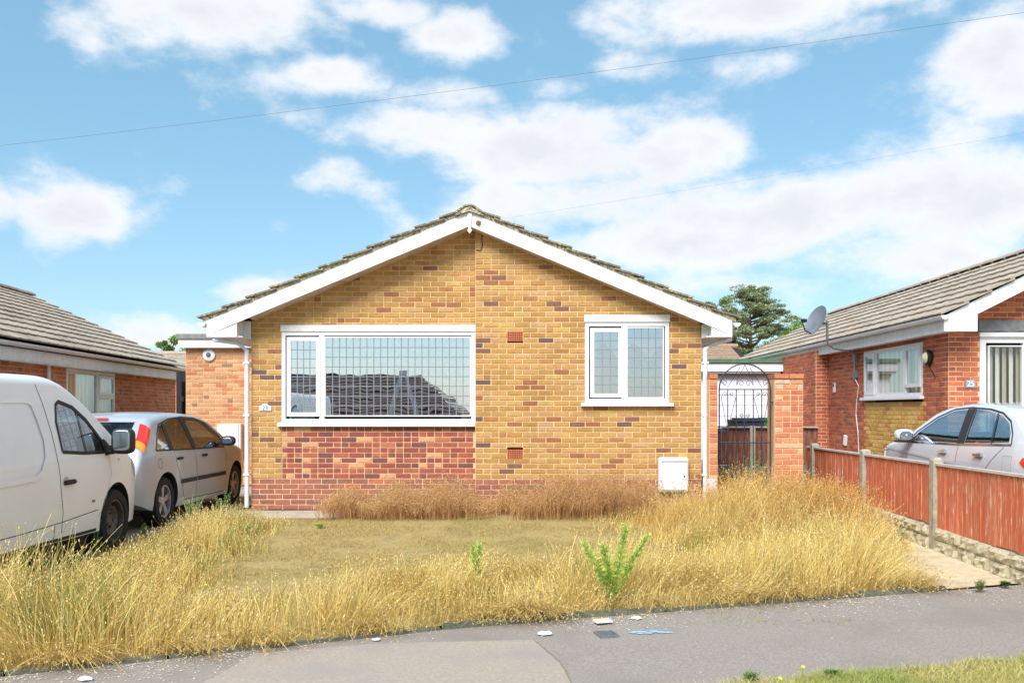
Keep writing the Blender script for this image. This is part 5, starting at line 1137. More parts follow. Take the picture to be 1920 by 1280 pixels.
KYv = lambda x: np.interp(x, KX, KY); GZv = lambda y: np.where(y >= 12, 0, np.where(y > 3, -.02*(12-y), -.18))
def field(n, x0, x1, y0, y1, prob, seed):
    g = np.random.default_rng(seed); X = g.uniform(x0, x1, n); Y = g.uniform(y0, y1, n); k = g.uniform(0, 1, n) < prob(X, Y); X, Y = X[k], Y[k]
    return np.stack([X, Y, GZv(Y)-.01], 1)
def sm(a, b, x): t = np.clip((x-a)/(b-a), 0, 1); return t*t*(3-2*t)
def cols_of(n, pal, wts, jit=.10):
    P_ = np.stack([lin(c) for c in pal]); w = np.array(wts)/sum(wts); c = P_[rng.choice(len(pal), n, p=w)]; return np.clip(c*(1+rng.normal(0, jit, (n, 1))), 0, 1)
GOLD = [(230,206,134),(222,194,114),(238,220,156),(212,178,104),(196,166,104),(214,202,124),(184,180,108)]; GW = [5, 4, 4, 3, 2, 3, 1]
HEADS = [(232,208,144),(226,198,126),(236,222,176),(214,180,106)]
# left bed between the drive and the lawn, front strip, right-hand mass
def tallness(X, Y):
    k = KYv(X); d = Y-k
    left = sm(-4.30, -4.05, X)*(1-sm(-3.2, -2.5, X+.10*(Y-8)))*(1-sm(11.2, 12.0, Y))
    front = (1-sm(.75, 2.1, d+.9*(vnoise(X, Y, 1.5, 3)-.5)))*sm(-4.75, -4.2, X)
    right = sm(.9, 1.9, X-.18*(10-Y))*sm(0, .2, d)*(1-sm(12.2, 12.5, Y))
    rb = 3.62+.55*sm(8.6, 9.8, Y); right = right*(1-sm(rb-.18, rb+.05, X)); front = front*(1-sm(3.42, 3.62, X))
    return left, front, right, d
def prob_tall(X, Y):
    l, f, r_, d = tallness(X, Y); v = np.maximum(np.maximum(l, f), r_*.8); return v*sm(.0, .06, d)*(.28+.72*sm(.25, .6, vnoise(X, Y, 2.3, 1)))
base = field(165000, -4.9, 4.3, 4.4, 12.5, prob_tall, 5)
l, f, r_, d = tallness(base[:, 0], base[:, 1]); n = len(base)
H = .41*f*(1-r_)+.37*l*(1-f*.3)*(.45+.55*sm(-4.3, -3.6, base[:, 0]))*(1-r_)+r_*(.43+.14*sm(8.8, 11, base[:, 1])); H = np.clip(H, .16, .7)*(1-.5*sm(10.6, 11.6, base[:, 1])*(1-sm(2.2, 2.7, base[:, 0])))*(.55+.6*vnoise(base[:, 0], base[:, 1], 1.4, 9))*rng.choice([1, 1, 1, 1, 1.25], n)*rng.uniform(.5, 1.12, n)*(.6+.4*sm(0, .3, d))
patch = vnoise(base[:, 0], base[:, 1], .9, 21); wind = np.stack([.10+.16*(patch-.5), -.05*np.ones(n)], 1)
pdir = vnoise(base[:, 0], base[:, 1], 1.6, 25)*9; pl = sm(.5, .85, vnoise(base[:, 0], base[:, 1], 1.9, 26)); lean = wind+rng.normal(0, .26, (n, 2))+np.stack([np.cos(pdir), np.sin(pdir)], 1)*(.12+.55*pl)[:, None]; H = H*(1-.35*pl); edge = (1-sm(0, .25, d))[:, None]; lean += edge*np.array([.05, -.35])
col = cols_of(n, GOLD, GW, .17); warm = sm(9.2, 11.2, base[:, 1])*r_; col = col*(1-warm[:, None]*.5)+lin((200,146,76))*warm[:, None]*.5
gr = (vnoise(base[:, 0], base[:, 1], 2.3, 33) > .82-.25*(base[:, 0] < -2.6))[:, None]*(rng.uniform(0, 1, (n, 1)) < .5); col = np.where(gr, lin((158,160,88)), col)
hc = cols_of(n, HEADS, [4, 4, 2, 2]); hd = rng.uniform(0, 1, n) < .5
p_a = stalks(base, H, lean, rng.uniform(.0038, .007, n), col, hd, hc, .024, .0042)
# thatch: short broken stems and bent blades beneath
b2 = field(60000, -4.9, 4.3, 4.4, 12.4, prob_tall, 6); n2 = len(b2)
p_b = stalks(b2, rng.uniform(.06, .24, n2), rng.normal(0, .75, (n2, 2)), rng.uniform(.004, .007, n2), cols_of(n2, [(186,152,84),(164,130,72),(204,176,108),(146,118,66)], [4, 3, 3, 1]))
# long bleached stems that have fallen over the edging on to the pavement
pts = []; lz = []
for px, py, k, lx in ((975,1190,90,.1),(930,1180,60,-.2),(1250,1150,40,-.5),(1420,1112,60,-.6),(1480,1118,40,.2),(330,1222,60,.5),(460,1222,60,.4),(120,1240,60,.3),(1560,1118,30,-.3),(700,1188,50,.0),(1700,1105,50,.6),(1000,1175,60,.3)):
    q = gp(px, py); y_ = ky(q.x)+.04
    for i in range(k*3): pts.append((q.x+random.gauss(0, .12), y_+random.uniform(-.03, .08), gz(y_))); lz.append((lx+random.gauss(0, .5), -random.uniform(.25, 1.1)))
for i in range(46):
    cx_ = random.uniform(-4.2, 3.4); ll = random.gauss(0, .4); k = random.choice((12, 20, 34))
    for j in range(k): x_ = cx_+random.gauss(0, .09); pts.append((x_, ky(x_)+random.uniform(-.02, .14), gz(ky(x_)))); lz.append((ll+random.gauss(0, .35), -random.uniform(.15, .85)))
pts = np.array(pts); lz = np.array(lz); n3 = len(pts)
p_c = stalks(pts, rng.uniform(.14, .40, n3), lz, rng.uniform(.004, .007, n3), cols_of(n3, [(226,200,134),(212,184,112),(200,170,100)], [3, 3, 2], .15), rng.uniform(0, 1, n3) < .4, cols_of(n3, HEADS, [3, 3, 2, 2]), .024, .0045, droop=rng.uniform(.35, .98, n3))
V, Fc, C = merge([p_a, p_b, p_c]); o = npmesh('tall_dry_grass', V, Fc, GM, None, C); tag(o, 'tall golden dried grass with pale seed heads across the front garden', 'grass')
# brown dead weeds along the foot of the house wall: much-branched
def prob_weed(X, Y): return (sm(-2.85, -2.55, X)*(1-sm(1.65, 1.95, X)))*(.25+.75*sm(.28, .55, vnoise(X, Y, 1.9, 40)+.25*sm(-.3, .3, X)-.3*np.exp(-((X+.62)/.22)**2)))
b4 = field(3600, -2.9, 2.0, 11.8, 12.88, prob_weed, 8); n4 = len(b4); h4 = np.max([a_*np.exp(-((b4[:, 0]-c_)/w_)**2) for c_, a_, w_ in ((-2.45,.34,.35),(-1.75,.42,.32),(-1.1,.50,.42),(-.62,.16,.3),(-.15,.42,.3),(.45,.58,.45),(1.05,.56,.4),(1.55,.50,.3))], 0)*(.7+.55*vnoise(b4[:, 0], b4[:, 1], 3.2, 44))*rng.uniform(.55, 1.15, n4); ln4 = rng.normal(0, .28, (n4, 2))
BR = [(202,158,108),(188,140,92),(212,174,124),(166,120,80)]; parts = [stalks(b4, h4, ln4, rng.uniform(.004, .006, n4), cols_of(n4, BR, [4, 4, 3, 2]))]
for k in range(9):                       # side shoots with seed capsules
    t = rng.uniform(.25, .98, n4); p = b4.copy(); p[:, :2] += ln4*(h4*t*t)[:, None]; p[:, 2] += h4*t*.97; hh = rng.uniform(.05, .16, n4)*(1.25-t*.6)
    parts.append(stalks(p, hh, rng.normal(0, .75, (n4, 2)), rng.uniform(.0025, .004, n4), cols_of(n4, BR, [4, 3, 4, 1]), rng.uniform(0, 1, n4) < .8, cols_of(n4, [(216,178,124),(222,190,140),(200,156,102)], [3, 3, 3]), .018, .0055))
# the same weed on the right by the gate, ochre
b5 = field(1500, 2.0, 4.2, 10.6, 12.6, lambda X, Y: .4+.6*sm(.3, .6, vnoise(X, Y, 2, 50)), 9); n5 = len(b5); h5 = (.50+.12*np.exp(-((b5[:, 0]-3.0)/.6)**2))*(.45+.55*sm(2.2, 2.7, b5[:, 0]))*rng.uniform(.6, 1.2, n5); ln5 = rng.normal(0, .3, (n5, 2))
OC = [(206,158,84),(196,142,72),(214,174,104),(180,126,66)]; parts.append(stalks(b5, h5, ln5, rng.uniform(.004, .006, n5), cols_of(n5, OC, [4, 4, 3, 2])))
for k in range(8):
    t = rng.uniform(.3, .98, n5); p = b5.copy(); p[:, :2] += ln5*(h5*t*t)[:, None]; p[:, 2] += h5*t*.97
    parts.append(stalks(p, rng.uniform(.05, .17, n5)*(1.25-t*.6), rng.normal(0, .75, (n5, 2)), rng.uniform(.0025, .004, n5), cols_of(n5, OC, [4, 3, 4, 1]), rng.uniform(0, 1, n5) < .8, cols_of(n5, [(226,184,112),(232,200,140),(206,160,90)], [3, 3, 3]), .018, .006))
V, Fc, C = merge(parts); o = npmesh('dead_weeds', V, Fc, GM, None, C); tag(o, 'brown branching dead weeds along the foot of the house wall', 'weeds')
# short lawn and verge turf
def prob_lawn(X, Y): l, f, r_, d = tallness(X, Y); return np.clip(1.15-np.maximum(np.maximum(l, f), r_), .15, 1)*(1-sm(11.9, 12.3, Y))*(.12+.88*sm(.3, .6, vnoise(X, Y, 2.6, 60)))
b6 = field(130000, -3.9, 2.4, 6.6, 12.05, prob_lawn, 10); n6 = len(b6); gp6 = vnoise(b6[:, 0], b6[:, 1], 1.2, 61)[:, None]
c6 = cols_of(n6, [(188,166,108),(170,148,92),(204,184,126),(152,134,84)], [4, 4, 2, 2]); wg_ = sm(.5, .75, gp6)*.35; c6 = c6*(1-wg_)+lin((146,142,84))*wg_
p6 = stalks(b6, rng.uniform(.012, .045, n6), rng.normal(0, .8, (n6, 2)), rng.uniform(.003, .006, n6), c6)
V, Fc, C = merge([p6]); o = npmesh('lawn_grass', V, Fc, GM, None, C); tag(o, 'short parched lawn grass before the wide window', 'grass')
def prob_v(X, Y): v = np.interp(X, VX, VY)+.10*(vnoise(X, Y, 4.0, 90)-.5)+.03*(vnoise(X, Y, 15.0, 91)-.5); return ((Y < v) & (Y > v-1.3))*1.0
b7 = field(90000, .2, 4.2, 4.2, 6.2, prob_v, 12); n7 = len(b7); gg = vnoise(b7[:, 0], b7[:, 1], 3.0, 70)[:, None]
c7 = cols_of(n7, [(190,180,116),(176,170,102),(204,194,134)], [3, 3, 2]); wv_ = sm(.45, .8, gg)*.8; c7 = c7*(1-wv_)+cols_of(n7, [(142,160,84),(154,168,92)], [1, 1])*wv_
p7 = stalks(b7, rng.uniform(.02, .075, n7), rng.normal(0, .6, (n7, 2)), rng.uniform(.003, .006, n7), c7)
V, Fc, C = merge([p7]); o = npmesh('verge_grass', V, Fc, GM, None, C); tag(o, 'short yellow green verge grass at the street side of the pavement', 'grass')
# pale flakes, straw and grit swept against the edging
g_ = np.random.default_rng(15); n8 = 5200; X = g_.uniform(-4, 4.4, n8); dd = g_.exponential(.16, n8)+.05; Y = KYv(X)-dd
keep = ~((X > -1.75) & (X < .0) & (g_.uniform(0, 1, n8) < .85)); X, Y = X[keep], Y[keep]; n8 = len(X); keep = g_.uniform(0, 1, n8) < .12+.88*sm(.35, .7, vnoise(X, Y, 2.1, 77)); X, Y = X[keep], Y[keep]; n8 = len(X)
a = g_.uniform(0, 6.28, n8); L_ = g_.uniform(.004, .011, n8); W_ = L_*g_.uniform(.35, .8, n8); Z = GZv(Y)-.0085+g_.uniform(0, .002, n8)
du = np.stack([np.cos(a)*L_, np.sin(a)*L_, 0*a], 1); dv = np.stack([-np.sin(a)*W_, np.cos(a)*W_, 0*a], 1); c0 = np.stack([X, Y, Z], 1)
V = np.stack([c0-du, c0-dv, c0+du+np.array([0, 0, .002]), c0+dv+np.array([0, 0, .001])], 1).reshape(-1, 3); Fq = np.arange(n8*4).reshape(-1, 4)
cc = np.repeat(np.concatenate([cols_of(n8, [(236,232,226),(220,212,202),(236,224,200)], [3, 3, 1]), np.ones((n8, 1))], 1), 4, 0)
tag(npmesh('fallen_flakes', V, Fq, GM, None, cc), 'pale fallen flakes scattered over the pavement by the edging', 'litter')
b9 = field(2600, -4.2, 3.8, 4.6, 8, lambda X, Y: ((KYv(X)-Y > .02) & (KYv(X)-Y < .16))*.9*(vnoise(X, Y, 2, 80) > .42), 16); n9 = len(b9); b9[:, 2] += .004
V, Fc, C = merge([stalks(b9, rng.uniform(.03, .07, n9)*.3, rng.normal(0, 3.0, (n9, 2)), rng.uniform(.003, .005, n9), cols_of(n9, [(206,160,90),(190,140,80),(220,186,120)], [3, 2, 2]))])
tag(npmesh('loose_straw', V, Fc, GM, None, C), 'loose orange straw lying along the foot of the garden edging', 'straw')
# individual green weeds
leafg = [M(f'leaf_{i}', S(*c), S(*d), 16, .6, lo=.4, hi=.6) for i, (c, d) in enumerate([((128,166,58),(190,208,104)), ((104,140,70),(128,160,88)), ((132,150,92),(156,168,110)), ((84,116,62),(104,134,76))])]
stemg = [M('stem_green', S(112,152,62), rough=.7), M('stem_grey', S(126,136,90), rough=.7)]
def weed(px, py, h, stems, spread, kind, label, leafn=60, leafl=.05, y=None, seed=0, feather=False):
    q = gp(px, py) if y is None else Vector(((px-CX)*y/F, y, gz(y))); r = random.Random(seed+int(px)); rt = root('weed_plant', q, label, 'weed'); sm_ = MB(); lf = MB()
    for s_ in range(stems):
        a = r.uniform(0, 6.28); ln = Vector((spread*(s_-(stems-1)/2)/max(1, stems-1)*2 if stems > 1 else r.uniform(-.05, .05), r.uniform(-.1, .1)*spread, 0)); hh = h*(1 if s_ == stems//2 else r.uniform(.72, .98))
        pt = [q+Vector((0, 0, hh*t))+ln*hh*(t**1.3) for t in (0, .25, .5, .75, 1)]; sm_.tube(pt, [.006, .005, .004, .003, .0015], 5)
        for k in range(leafn):
            t = .06+.94*(k+r.random())/leafn; i = min(3, int(t*4)); p = pt[i]+(pt[i+1]-pt[i])*(t*4-i); a += 2.4; ll = leafl*(1.25-.6*t)*r.uniform(.6, 1.2)
            d = Vector((math.cos(a), math.sin(a), r.uniform(.3, 1.0))).normalized(); w_ = d.cross(Vector((0,0,1))).normalized()*ll*(.10 if not feather else .05); up = Vector((0,0,-ll*.15))
            if feather and t > .35:
                for z in range(6):
                    d2 = (d+Vector((r.gauss(0, .5), r.gauss(0, .5), r.gauss(.2, .3)))).normalized(); p2 = p+d*ll*.45*r.random(); w2 = d2.orthogonal().normalized()*.0032; l2 = ll*r.uniform(.35, .7)
                    lf.add([p2, p2+d2*l2*.5+w2, p2+d2*l2, p2+d2*l2*.5-w2], [(0,1,2,3)])
            lf.add([p, p+d*ll*.45+w_, p+d*ll+up, p+d*ll*.45-w_], [(0,1,2,3)])
    sm_.build('stem', stemg[0 if kind == 0 else 1], rt); lf.build('leaves', leafg[kind], rt)
weed(1150, 1138, .64, 4, .48, 0, 'bright lime green feathery weed standing at the edging by the white card', 120, .09, feather=True)
weed(893, 1125, .46, 2, .06, 0, 'slim lime green weed in the golden grass before the forward wall', 80, .075, feather=True)
weed(137, 1075, .42, 1, 0, 0, 'single bright green upright weed beside the white van sill', 60, .05)
weed(122, 1160, .28, 2, .1, 0, 'low yellow green weed in the golden grass below the van door', 40, .05)
weed(180, 1040, .48, 2, .10, 1, 'grey green weed with thin leaves in front of the van wheel', 70, .055)
weed(90, 1065, .22, 2, .2, 2, 'pale grey weed by the rear of the van sill', 40, .04)
weed(362, 985, .42, 5, .35, 2, 'tall pale feathery weed clump before the silver hatchback door', 60, .05, feather=True, y=11.2)
weed(418, 985, .42, 4, .25, 3, 'dark green weed clump before the silver hatchback front wheel', 50, .05, feather=True, y=11.6)
weed(270, 1003, .14, 3, .3, 0, 'small fresh green weed under the silver hatchback bumper', 30, .05)
weed(460, 1005, .14, 6, .7, 1, 'low grey green rosette weed at the corner of the lawn', 30, .07)
weed(1243, 960, .42, 3, .12, 1, 'green weed growing up in front of the gas meter box', 50, .06, y=12.5)
weed(1272, 960, .46, 2, .12, 2, 'thin pale weed at the right edge of the gas meter box', 45, .05, y=12.45)
weed(715, 965, .42, 3, .2, 2, 'grey green weed among dead weeds under the red brick panel', 45, .05, y=12.4)
weed(1380, 960, .62, 5, .25, 3, 'dark green shrubby weed behind the iron gate', 80, .07, y=14.3)
weed(1350, 960, .5, 6, .4, 3, 'low dark leafy weed just inside the iron gate', 80, .08, y=14.6)
weed(1420, 960, .85, 6, .25, 2, 'pinkish dried flower spikes behind the gate', 60, .06, y=13.2, feather=True)
weed(1722, 1010, .3, 3, .3, 2, 'dry grey green weed against the fence base', 40, .05)
weed(1690, 1000, .34, 3, .2, 2, 'pale weed before the red fence board', 40, .05, y=9.6)
weed(600, 990, .06, 9, 1.2, 0, 'small bright green grass tuft on the lawn edge by the front path', 14, .06)
weed(790, 1275, .03, 2, .4, 0, 'tiny weed in the pavement', 6, .02) if False else None
weed(1838, 1108, .10, 6, .6, 2, 'small pinkish dried tuft on the side path edge', 30, .05); weed(1885, 1100, .05, 7, 1.0, 3, 'flat dark weed creeping at the side path edge', 30, .05)
weed(1408, 1279, .07, 5, .8, 1, 'white flowered grey green weed at the verge end', 24, .05); weed(1560, 1268, .04, 9, 1.5, 3, 'dark clover patch on the verge', 24, .04)
yel = M('yellow_petals', S(244,214,40), rough=.6)
r_ = random.Random(8)
for k, (px, py, z) in enumerate([(185,1045,.22),(210,1032,.22),(105,1095,.20),(95,1082,.2),(40,1085,.2),(56,1080,.2),(383,1095,.18),(1503,1254,.0),(1460,1276,.0),(93,1092,.25)]):
    if z == 0: q = gp(px, py+14); hh = .06
    else: y_ = 2873/(py+40-733); q = Vector(((px-CX)*y_/F, y_, gz(y_))); hh = CAMZ-(py-CY)*y_/F-q.z
    fl = root('yellow_flower', q, 'small yellow dandelion flower at the pavement edge of the green verge' if z == 0 else 'small yellow daisy flower on a thin stalk in the dry grass', 'flower', 'yellow verge flowers' if z == 0 else 'yellow flowers in the dry grass')
    b = MB(); b.tube([q, q+Vector((.01, 0, hh))], .002, 4); b.build('stalk', stemg[0], fl)
    b = MB(); b.lathe([(0, .005), (.006, .005), (.012, 0), (.006, -.004), (0, -.006)], q+Vector((.01, 0, hh)), (.1, -.4, 1), 9); b.build('flower_head', yel, fl)
# ------------------------------------------------------------------ litter and fittings on the pavement
paper = M('white_paper', S(232,232,236), S(222,222,228), 20, .8)
q = gp(1130, 1166); rt = root('card_leaflet', q, 'white card leaflet lying at the edging below the lime green weed', 'litter')
b = MB(); b.obox(q+Vector((0, 0, .012)), (Vector((.95,.3,0)), Vector((-.3,.95,.0)), Vector((0,0,1))), (.062, .042, .006)); b.build('card', paper, rt); b = MB(); b.obox(q+Vector((-.006, .03, .0195)), (Vector((.95,.3,0)), Vector((-.3,.95,.0)), Vector((0,0,1))), (.05, .008, .0008)); b.build('printed_band', M('print_yellow', S(222,200,90), rough=.8), rt)
def crumple(px, py, s, label, mat, seed):
    q = gp(px, py); r = random.Random(seed); bm = bmesh.new(); bmesh.ops.create_icosphere(bm, subdivisions=2, radius=1)
    for v in bm.verts: v.co = Vector((v.co.x*s*r.uniform(.7, 1.3), v.co.y*s*.6*r.uniform(.7, 1.3), max(-.004, v.co.z*s*.4*r.uniform(.4, 1.3))))
    me = bpy.data.meshes.new('crumpled_paper'); bm.to_mesh(me); bm.free(); me.materials.append(mat); o = bpy.data.objects.new('crumpled_paper', me); _link(o, None, q+Vector((0, 0, .0))); tag(o, label, 'litter')
crumple(1022, 1187, .055, 'crumpled white tissue on the pavement by the access cover', paper, 1); crumple(1192, 1158, .045, 'grey dirty crumpled paper beside the edging under the lime green weed', M('grey_paper', S(204,200,190), rough=.9), 2)
crumple(160, 1272, .04, 'white torn paper scrap among straw at the end of the edging', paper, 3); crumple(706, 1198, .03, 'bluish white wrapper at the edging before the wide window', M('blue_white', S(210,216,228), rough=.6), 4)
q = gp(1137, 1187); rt = root('access_cover', q, 'small rectangular metal stopcock cover set into the pavement', 'access cover')
ax = (Vector((.96,.28,0)), Vector((-.28,.96,0)), Vector((0,0,1)))
b = MB()
for s_ in (-1, 1): b.obox(q+ax[0]*s_*.062+Vector((0,0,-.008)), ax, (.006, .075, .012)); b.obox(q+ax[1]*s_*.07+Vector((0,0,-.0082)), ax, (.056, .006, .012))
b.build('frame', greyd, rt); b = MB(); b.obox(q+Vector((0,0,-.010)), ax, (.054, .062, .010)); b.build('lid', M('cover_lid', S(112,114,122), S(92,94,100), 30, .7, metal=.3), rt)
b = MB(); r_ = random.Random(21); q = gp(1212, 1182); blue = M('blue_spray_paint', S(126,170,206), S(150,178,198), 40, .9, lo=.3, hi=.6)
for k in range(26):
    c_ = q+Vector((r_.gauss(0, .075), r_.gauss(0, .022), .0)); c_.z = gz(c_.y)-.0078+.0001*k; n = 9; rr = r_.uniform(.008, .026); b.add([c_+Vector((rr*1.6*math.cos(6.283*i/n)*r_.uniform(.7, 1.2), rr*math.sin(6.283*i/n)*r_.uniform(.6, 1.2), 0)) for i in range(n)], [tuple(range(n))])
tag(b.build('paint_mark', blue), 'pale blue sprayed paint mark on the pavement beside the access cover', 'paint mark')
# ================================================================== TREES
def leafcloud(centres, radii, n, size, pal, seed, flat=.6, long=1.0):
    g = np.random.default_rng(seed); k = g.integers(0, len(centres), n); c = np.array(centres)[k]; rr = np.array(radii)[k][:, None]
    d = g.normal(0, 1, (n, 3)); d /= np.linalg.norm(d, axis=1)[:, None]; p = c+d*rr*(g.uniform(0, 1, (n, 1))**.45)*np.array([1, 1, flat])
    a = g.normal(0, 1, (n, 3)); a /= np.linalg.norm(a, axis=1)[:, None]; b_ = np.cross(a, g.normal(0, 1, (n, 3))); b_ /= np.linalg.norm(b_, axis=1)[:, None]; s_ = (size*g.uniform(.6, 1.4, n))[:, None]
    V = np.stack([p-a*s_*long, p+b_*s_*.5, p+a*s_*long, p-b_*s_*.5], 1).reshape(-1, 3); Fq = np.arange(n*4).reshape(-1, 4); C = np.repeat(np.concatenate([cols_of(n, pal, [1]*len(pal), .18), np.ones((n, 1))], 1), 4, 0); return V, Fq, C
bark = M('bark', S(124,104,84), S(92,76,60), 8, .95, stretch=(3, 3, .6), bump=.8)
GT = grassmat('foliage', .3)
def tree(name, base, h, label, cat, clumps, nleaf, size, pal, seed, trunk_r=.12, conifer=False, group=None):
    rt = root(name, base, label, cat, group); base = Vector(base); r = random.Random(seed); t = MB(); cs_ = []; rs_ = []
    t.tube([base, base+Vector((.05, 0, h*.4)), base+Vector((-.05, 0, h*.75)), base+Vector((0, 0, h*.97))], [trunk_r, trunk_r*.8, trunk_r*.5, trunk_r*.15], 8)
    for (dx, dy, z, rr) in clumps:
        tip = base+Vector((dx, dy, z)); st = base+Vector((0, 0, max(.3, z-.35*math.hypot(dx, dy)-.1))); mid_ = (st+tip)/2+Vector((0, 0, -.08 if conifer else .1)); t.tube([st, mid_, tip], [trunk_r*.35, trunk_r*.22, trunk_r*.08], 5); 
        m = max(2, int(rr/.18))
        for k in range(m): f_ = .35+.65*(k+1)/m; p = st+(tip-st)*f_; cs_.append(tuple(p+Vector((r.gauss(0, .1*rr), r.gauss(0, .2*rr), r.gauss(0, .08))))); rs_.append(rr*(.5+.5*f_)*r.uniform(.7, 1.1))
    t.build('trunk', bark, rt); V, Fq, C = leafcloud(cs_, rs_, nleaf, size, pal, seed, .26 if conifer else .8, 1.6 if conifer else 1.0)
    o = npmesh('crown', V, Fq, GT, rt, C, kind=None); return rt
# the pine behind the houses
Yp = 42; bx_ = P(1408, 767, Yp); r_ = random.Random(5); cl = []
for py, half in ((548,26),(562,40),(575,46),(585,58),(600,66),(612,52),(628,72),(642,64),(655,78),(668,70),(690,75)):
    z = CAMZ+(767-py)*Yp/F
    for k in range(7):
        a = r_.uniform(0, 6.28); L_ = half*1.2*Yp/F*r_.uniform(.5, 1.0); cl.append((math.cos(a)*L_, math.sin(a)*L_*.8, z+r_.uniform(-.12, .12), r_.uniform(.34, .60)))
cl += [(0, 0, CAMZ+(767-536)*Yp/F, .28), (1.45, -.2, CAMZ+(767-590)*Yp/F, .42), (-1.3, .2, CAMZ+(767-620)*Yp/F, .5), (1.55, .1, CAMZ+(767-615)*Yp/F, .4)]
tree('pine_tree', (bx_.x, Yp, 0), CAMZ+(767-532)*Yp/F, 'tall open-crowned pine tree behind the white garage', 'tree', cl, 34000, .040, [(150,160,120),(130,142,104),(168,176,138),(112,126,92)], 3, .13, True)
def bushy(px, top, Y, w, label, pal, seed, n=5000, name='leafy_tree', size=.07):
    q = P(px, 767, Y); h = CAMZ+(767-top)*Y/F; r = random.Random(seed); cl = [(r.uniform(-w, w)*(1-.5*abs(k/16-.3)), r.uniform(-w, w)*.6, h*(.40+.58*k/16), w*r.uniform(.28, .42)) for k in range(17)]
    tree(name, (q.x, Y, 0), h*.98, label, 'tree', cl, n, size, pal, seed, .1)
LG = [(128,160,72),(108,142,62),(150,178,92),(90,122,56)]; DG = [(96,118,70),(80,102,60),(116,136,84),(64,84,50)]
bushy(1338, 556, 44, 1.35, 'bushy tree with pale tips rising over the right eaves of the yellow bungalow', [(122,146,78),(104,130,68),(140,162,92)], 11, 12000, 'leafy_tree', .05)
bushy(1468, 604, 50, 1.7, 'leafy green tree beside the pine above the roof of number 25', LG, 12, 12000, 'leafy_tree', .05)
bushy(1500, 632, 60, 1.6, 'dark green tree far behind the roof of number 25', DG, 13, 4000); bushy(1335, 640, 52, 1.0, 'dark low tree behind the gate roofs', DG, 14, 4000)
bushy(325, 632, 40, .8, 'small bright green treetop beside the flat garage roof', LG, 15, 9000, 'leafy_tree', .045)
# far roofs seen in the gaps
def far_house(name, px0, px1, top, eave, Y, label, mats, seed):
    a = P(px0, top, Y); e = P(px1, eave, Y); rt = root(name, ((a.x+e.x)/2, Y, 0), label, 'house'); b = MB(); b.box(a.x+.3, e.x-.3, Y+.3, Y+6, 0, e.z-.05); b.build('wall', BRN[0][0], rt)
    zt = a.z; d = 3.2; V_ = Vector((0, d, zt-e.z)); g_ = V_.length/9; b = MB(); b.prism([(a.x, Y, e.z-.03), (a.x, Y+d, zt-.03), (a.x, Y+2*d, e.z-.03)], (e.x-a.x, 0, 0)); b.build('roof_deck', dark, rt)
    tile_roof(rt, (a.x, Y, e.z), (1, 0, 0), V_, int((e.x-a.x)/.33), 9, .33, g_, mats, 120, seed=seed)
    b = MB(); b.tube([(a.x, Y+d, zt+.04), (e.x, Y+d, zt+.04)], .11, 8); b.build('ridge', mats[0], rt)
far_house('distant_bungalow', 200, 470, 655, 700, 33, 'grey tiled roof of a distant house between the left bungalow and garage', tileA, 91)
far_house('distant_bungalow', 1240, 1420, 640, 690, 34, 'brown tiled roof of a distant house behind the green garage roof', [M('brown_tile', S(150,124,104), S(170,144,120), 8, .9, c3=S(112,96,82), s3=16)], 92)
# ================================================================== ACROSS THE STREET (seen only in the window reflections)
op = root('opposite_bungalow', (-9, -28, -.3), 'dark roofed bungalow across the street mirrored in the wide window', 'house')
b = MB(); b.box(-17, -4.6, -36, -27.4, -.4, 1.1); b.build('wall', PLIN[0][0], op)
for k in range(12):                        # stepped tile courses
    t0, t1 = k/12, (k+1)/12; z0_, z1_ = 1.05+2.5*t0, 1.05+2.5*t1; y0_, y1_ = -24.9-6.6*t0, -24.9-6.6*t1; xr0, xr1 = -3.8-2.9*t0, -3.8-2.9*t1
    b = MB(); b.add([(-18, y0_, z0_+.05), (xr0, y0_, z0_+.05), (xr1, y1_, z1_), (-18, y1_, z1_), (-18, y0_, z0_), (xr0, y0_, z0_)], [(3,2,1,0), (0,1,5,4)]); b.add([(xr0, y0_, z0_+.05), (xr0, -31.5-6.6*(1-t0), z0_+.05), (xr1, -31.5-6.6*(1-t1), z1_), (xr1, y1_, z1_)], [(0,1,2,3)]); b.build('tile_course', tileD, op)
b = MB(); b.tube([(-18, -31.5, 3.58), (-6.7, -31.5, 3.58)], .12, 8); b.build('ridge', tileD, op)
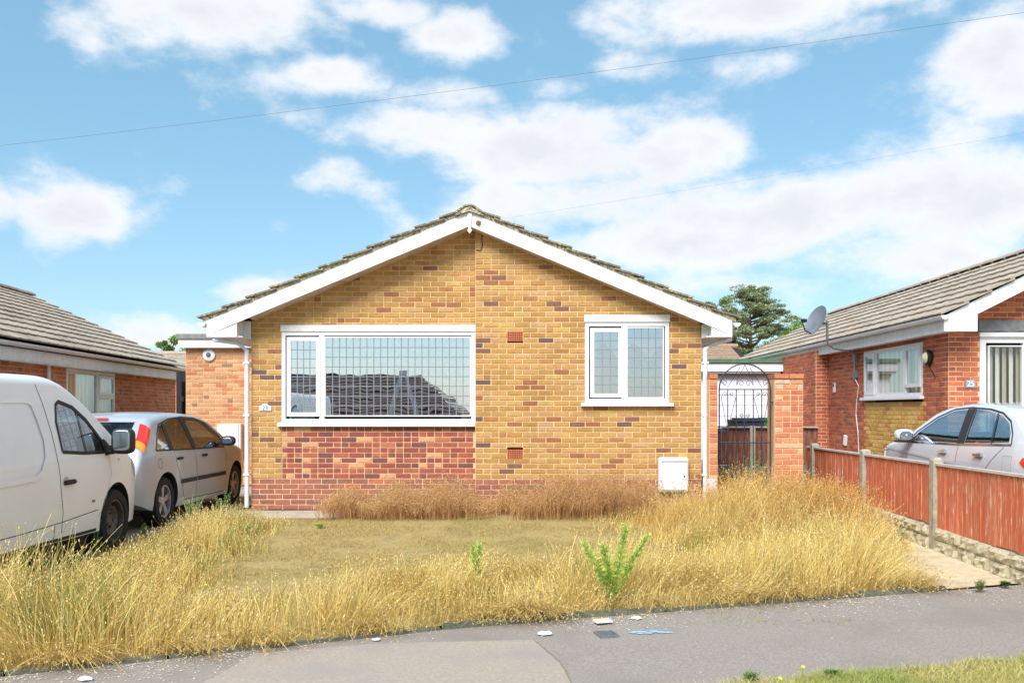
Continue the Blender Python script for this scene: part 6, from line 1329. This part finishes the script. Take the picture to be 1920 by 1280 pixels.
b = MB(); b.box(-17.2, -4.0, -25.0, -24.97, .98, 1.13); b.build('fascia', white, op)
for x in (-15, -11.5, -7.6): b = MB(); b.box(x, x+1.8, -27.39, -27.34, 0, .9); b.build('window', white, op); b = MB(); b.box(x+.08, x+1.72, -27.34, -27.33, .08, .82); b.build('pane', dark, op)
bushy2 = [(3.5, -46, 3.0, 1.4), (22, -60, 4.5, 2.6), (16, -40, 6, 3), (-24, -40, 6, 3)]
for i, (x, y, h, w) in enumerate(bushy2):
    r = random.Random(i); cl = [(r.uniform(-w, w)*.9, r.uniform(-w, w)*.7, h*(.35+.6*k/14), w*r.uniform(.3, .45)) for k in range(15)]
    tree('street_tree', (x, y, -.4), h, ['round tree across the street mirrored at the smaller window', 'taller tree across the street mirrored beside the roof', 'broad tree across the street on the far right', 'broad tree across the street on the far left'][i], 'tree', cl, 3500, .14, DG, 30+i, .16)
# ================================================================== OVERHEAD WIRES
wire = M('overhead_wire', S(96,100,108), rough=.6); timber = M('pole_timber', S(112,92,74), S(92,76,62), 8, .95, stretch=(3, 3, .4))
def pole(x, y, h, label):
    rt = root('telegraph_pole', (x, y, gz(y)-.1), label, 'pole'); b = MB(); b.tube([(x, y, gz(y)-.3), (x, y, h)], [.14, .10], 12); b.build('shaft', timber, rt); b = MB(); b.box(x-.35, x+.35, y-.05, y+.05, h-.45, h-.36); b.build('cross_arm', timber, rt)
def span(a, b_, sag, r, label):
    pts = [a+(b_-a)*t-Vector((0, 0, sag*4*t*(1-t))) for t in [i/40 for i in range(41)]]; m = MB(); m.tube(pts, r, 6); o = m.build('overhead_wire', wire); tag(o, label, 'wire')
A = P(-420, 318, 14); B = P(2560, -70, 9.2)
pole(A.x, A.y+.12, A.z+.35, 'telegraph pole beyond the left bungalow'); pole(B.x, B.y+.12, B.z+.4, 'telegraph pole beyond number 25')
span(A, B, .12, .0020, 'long thin telephone wire crossing the whole sky')
span(Vector((-.70, YF-.03, 4.07)), Vector((14.5, 10.5, 6.3)), .10, .0009, 'thin telephone wire running from the gable apex to the pole')
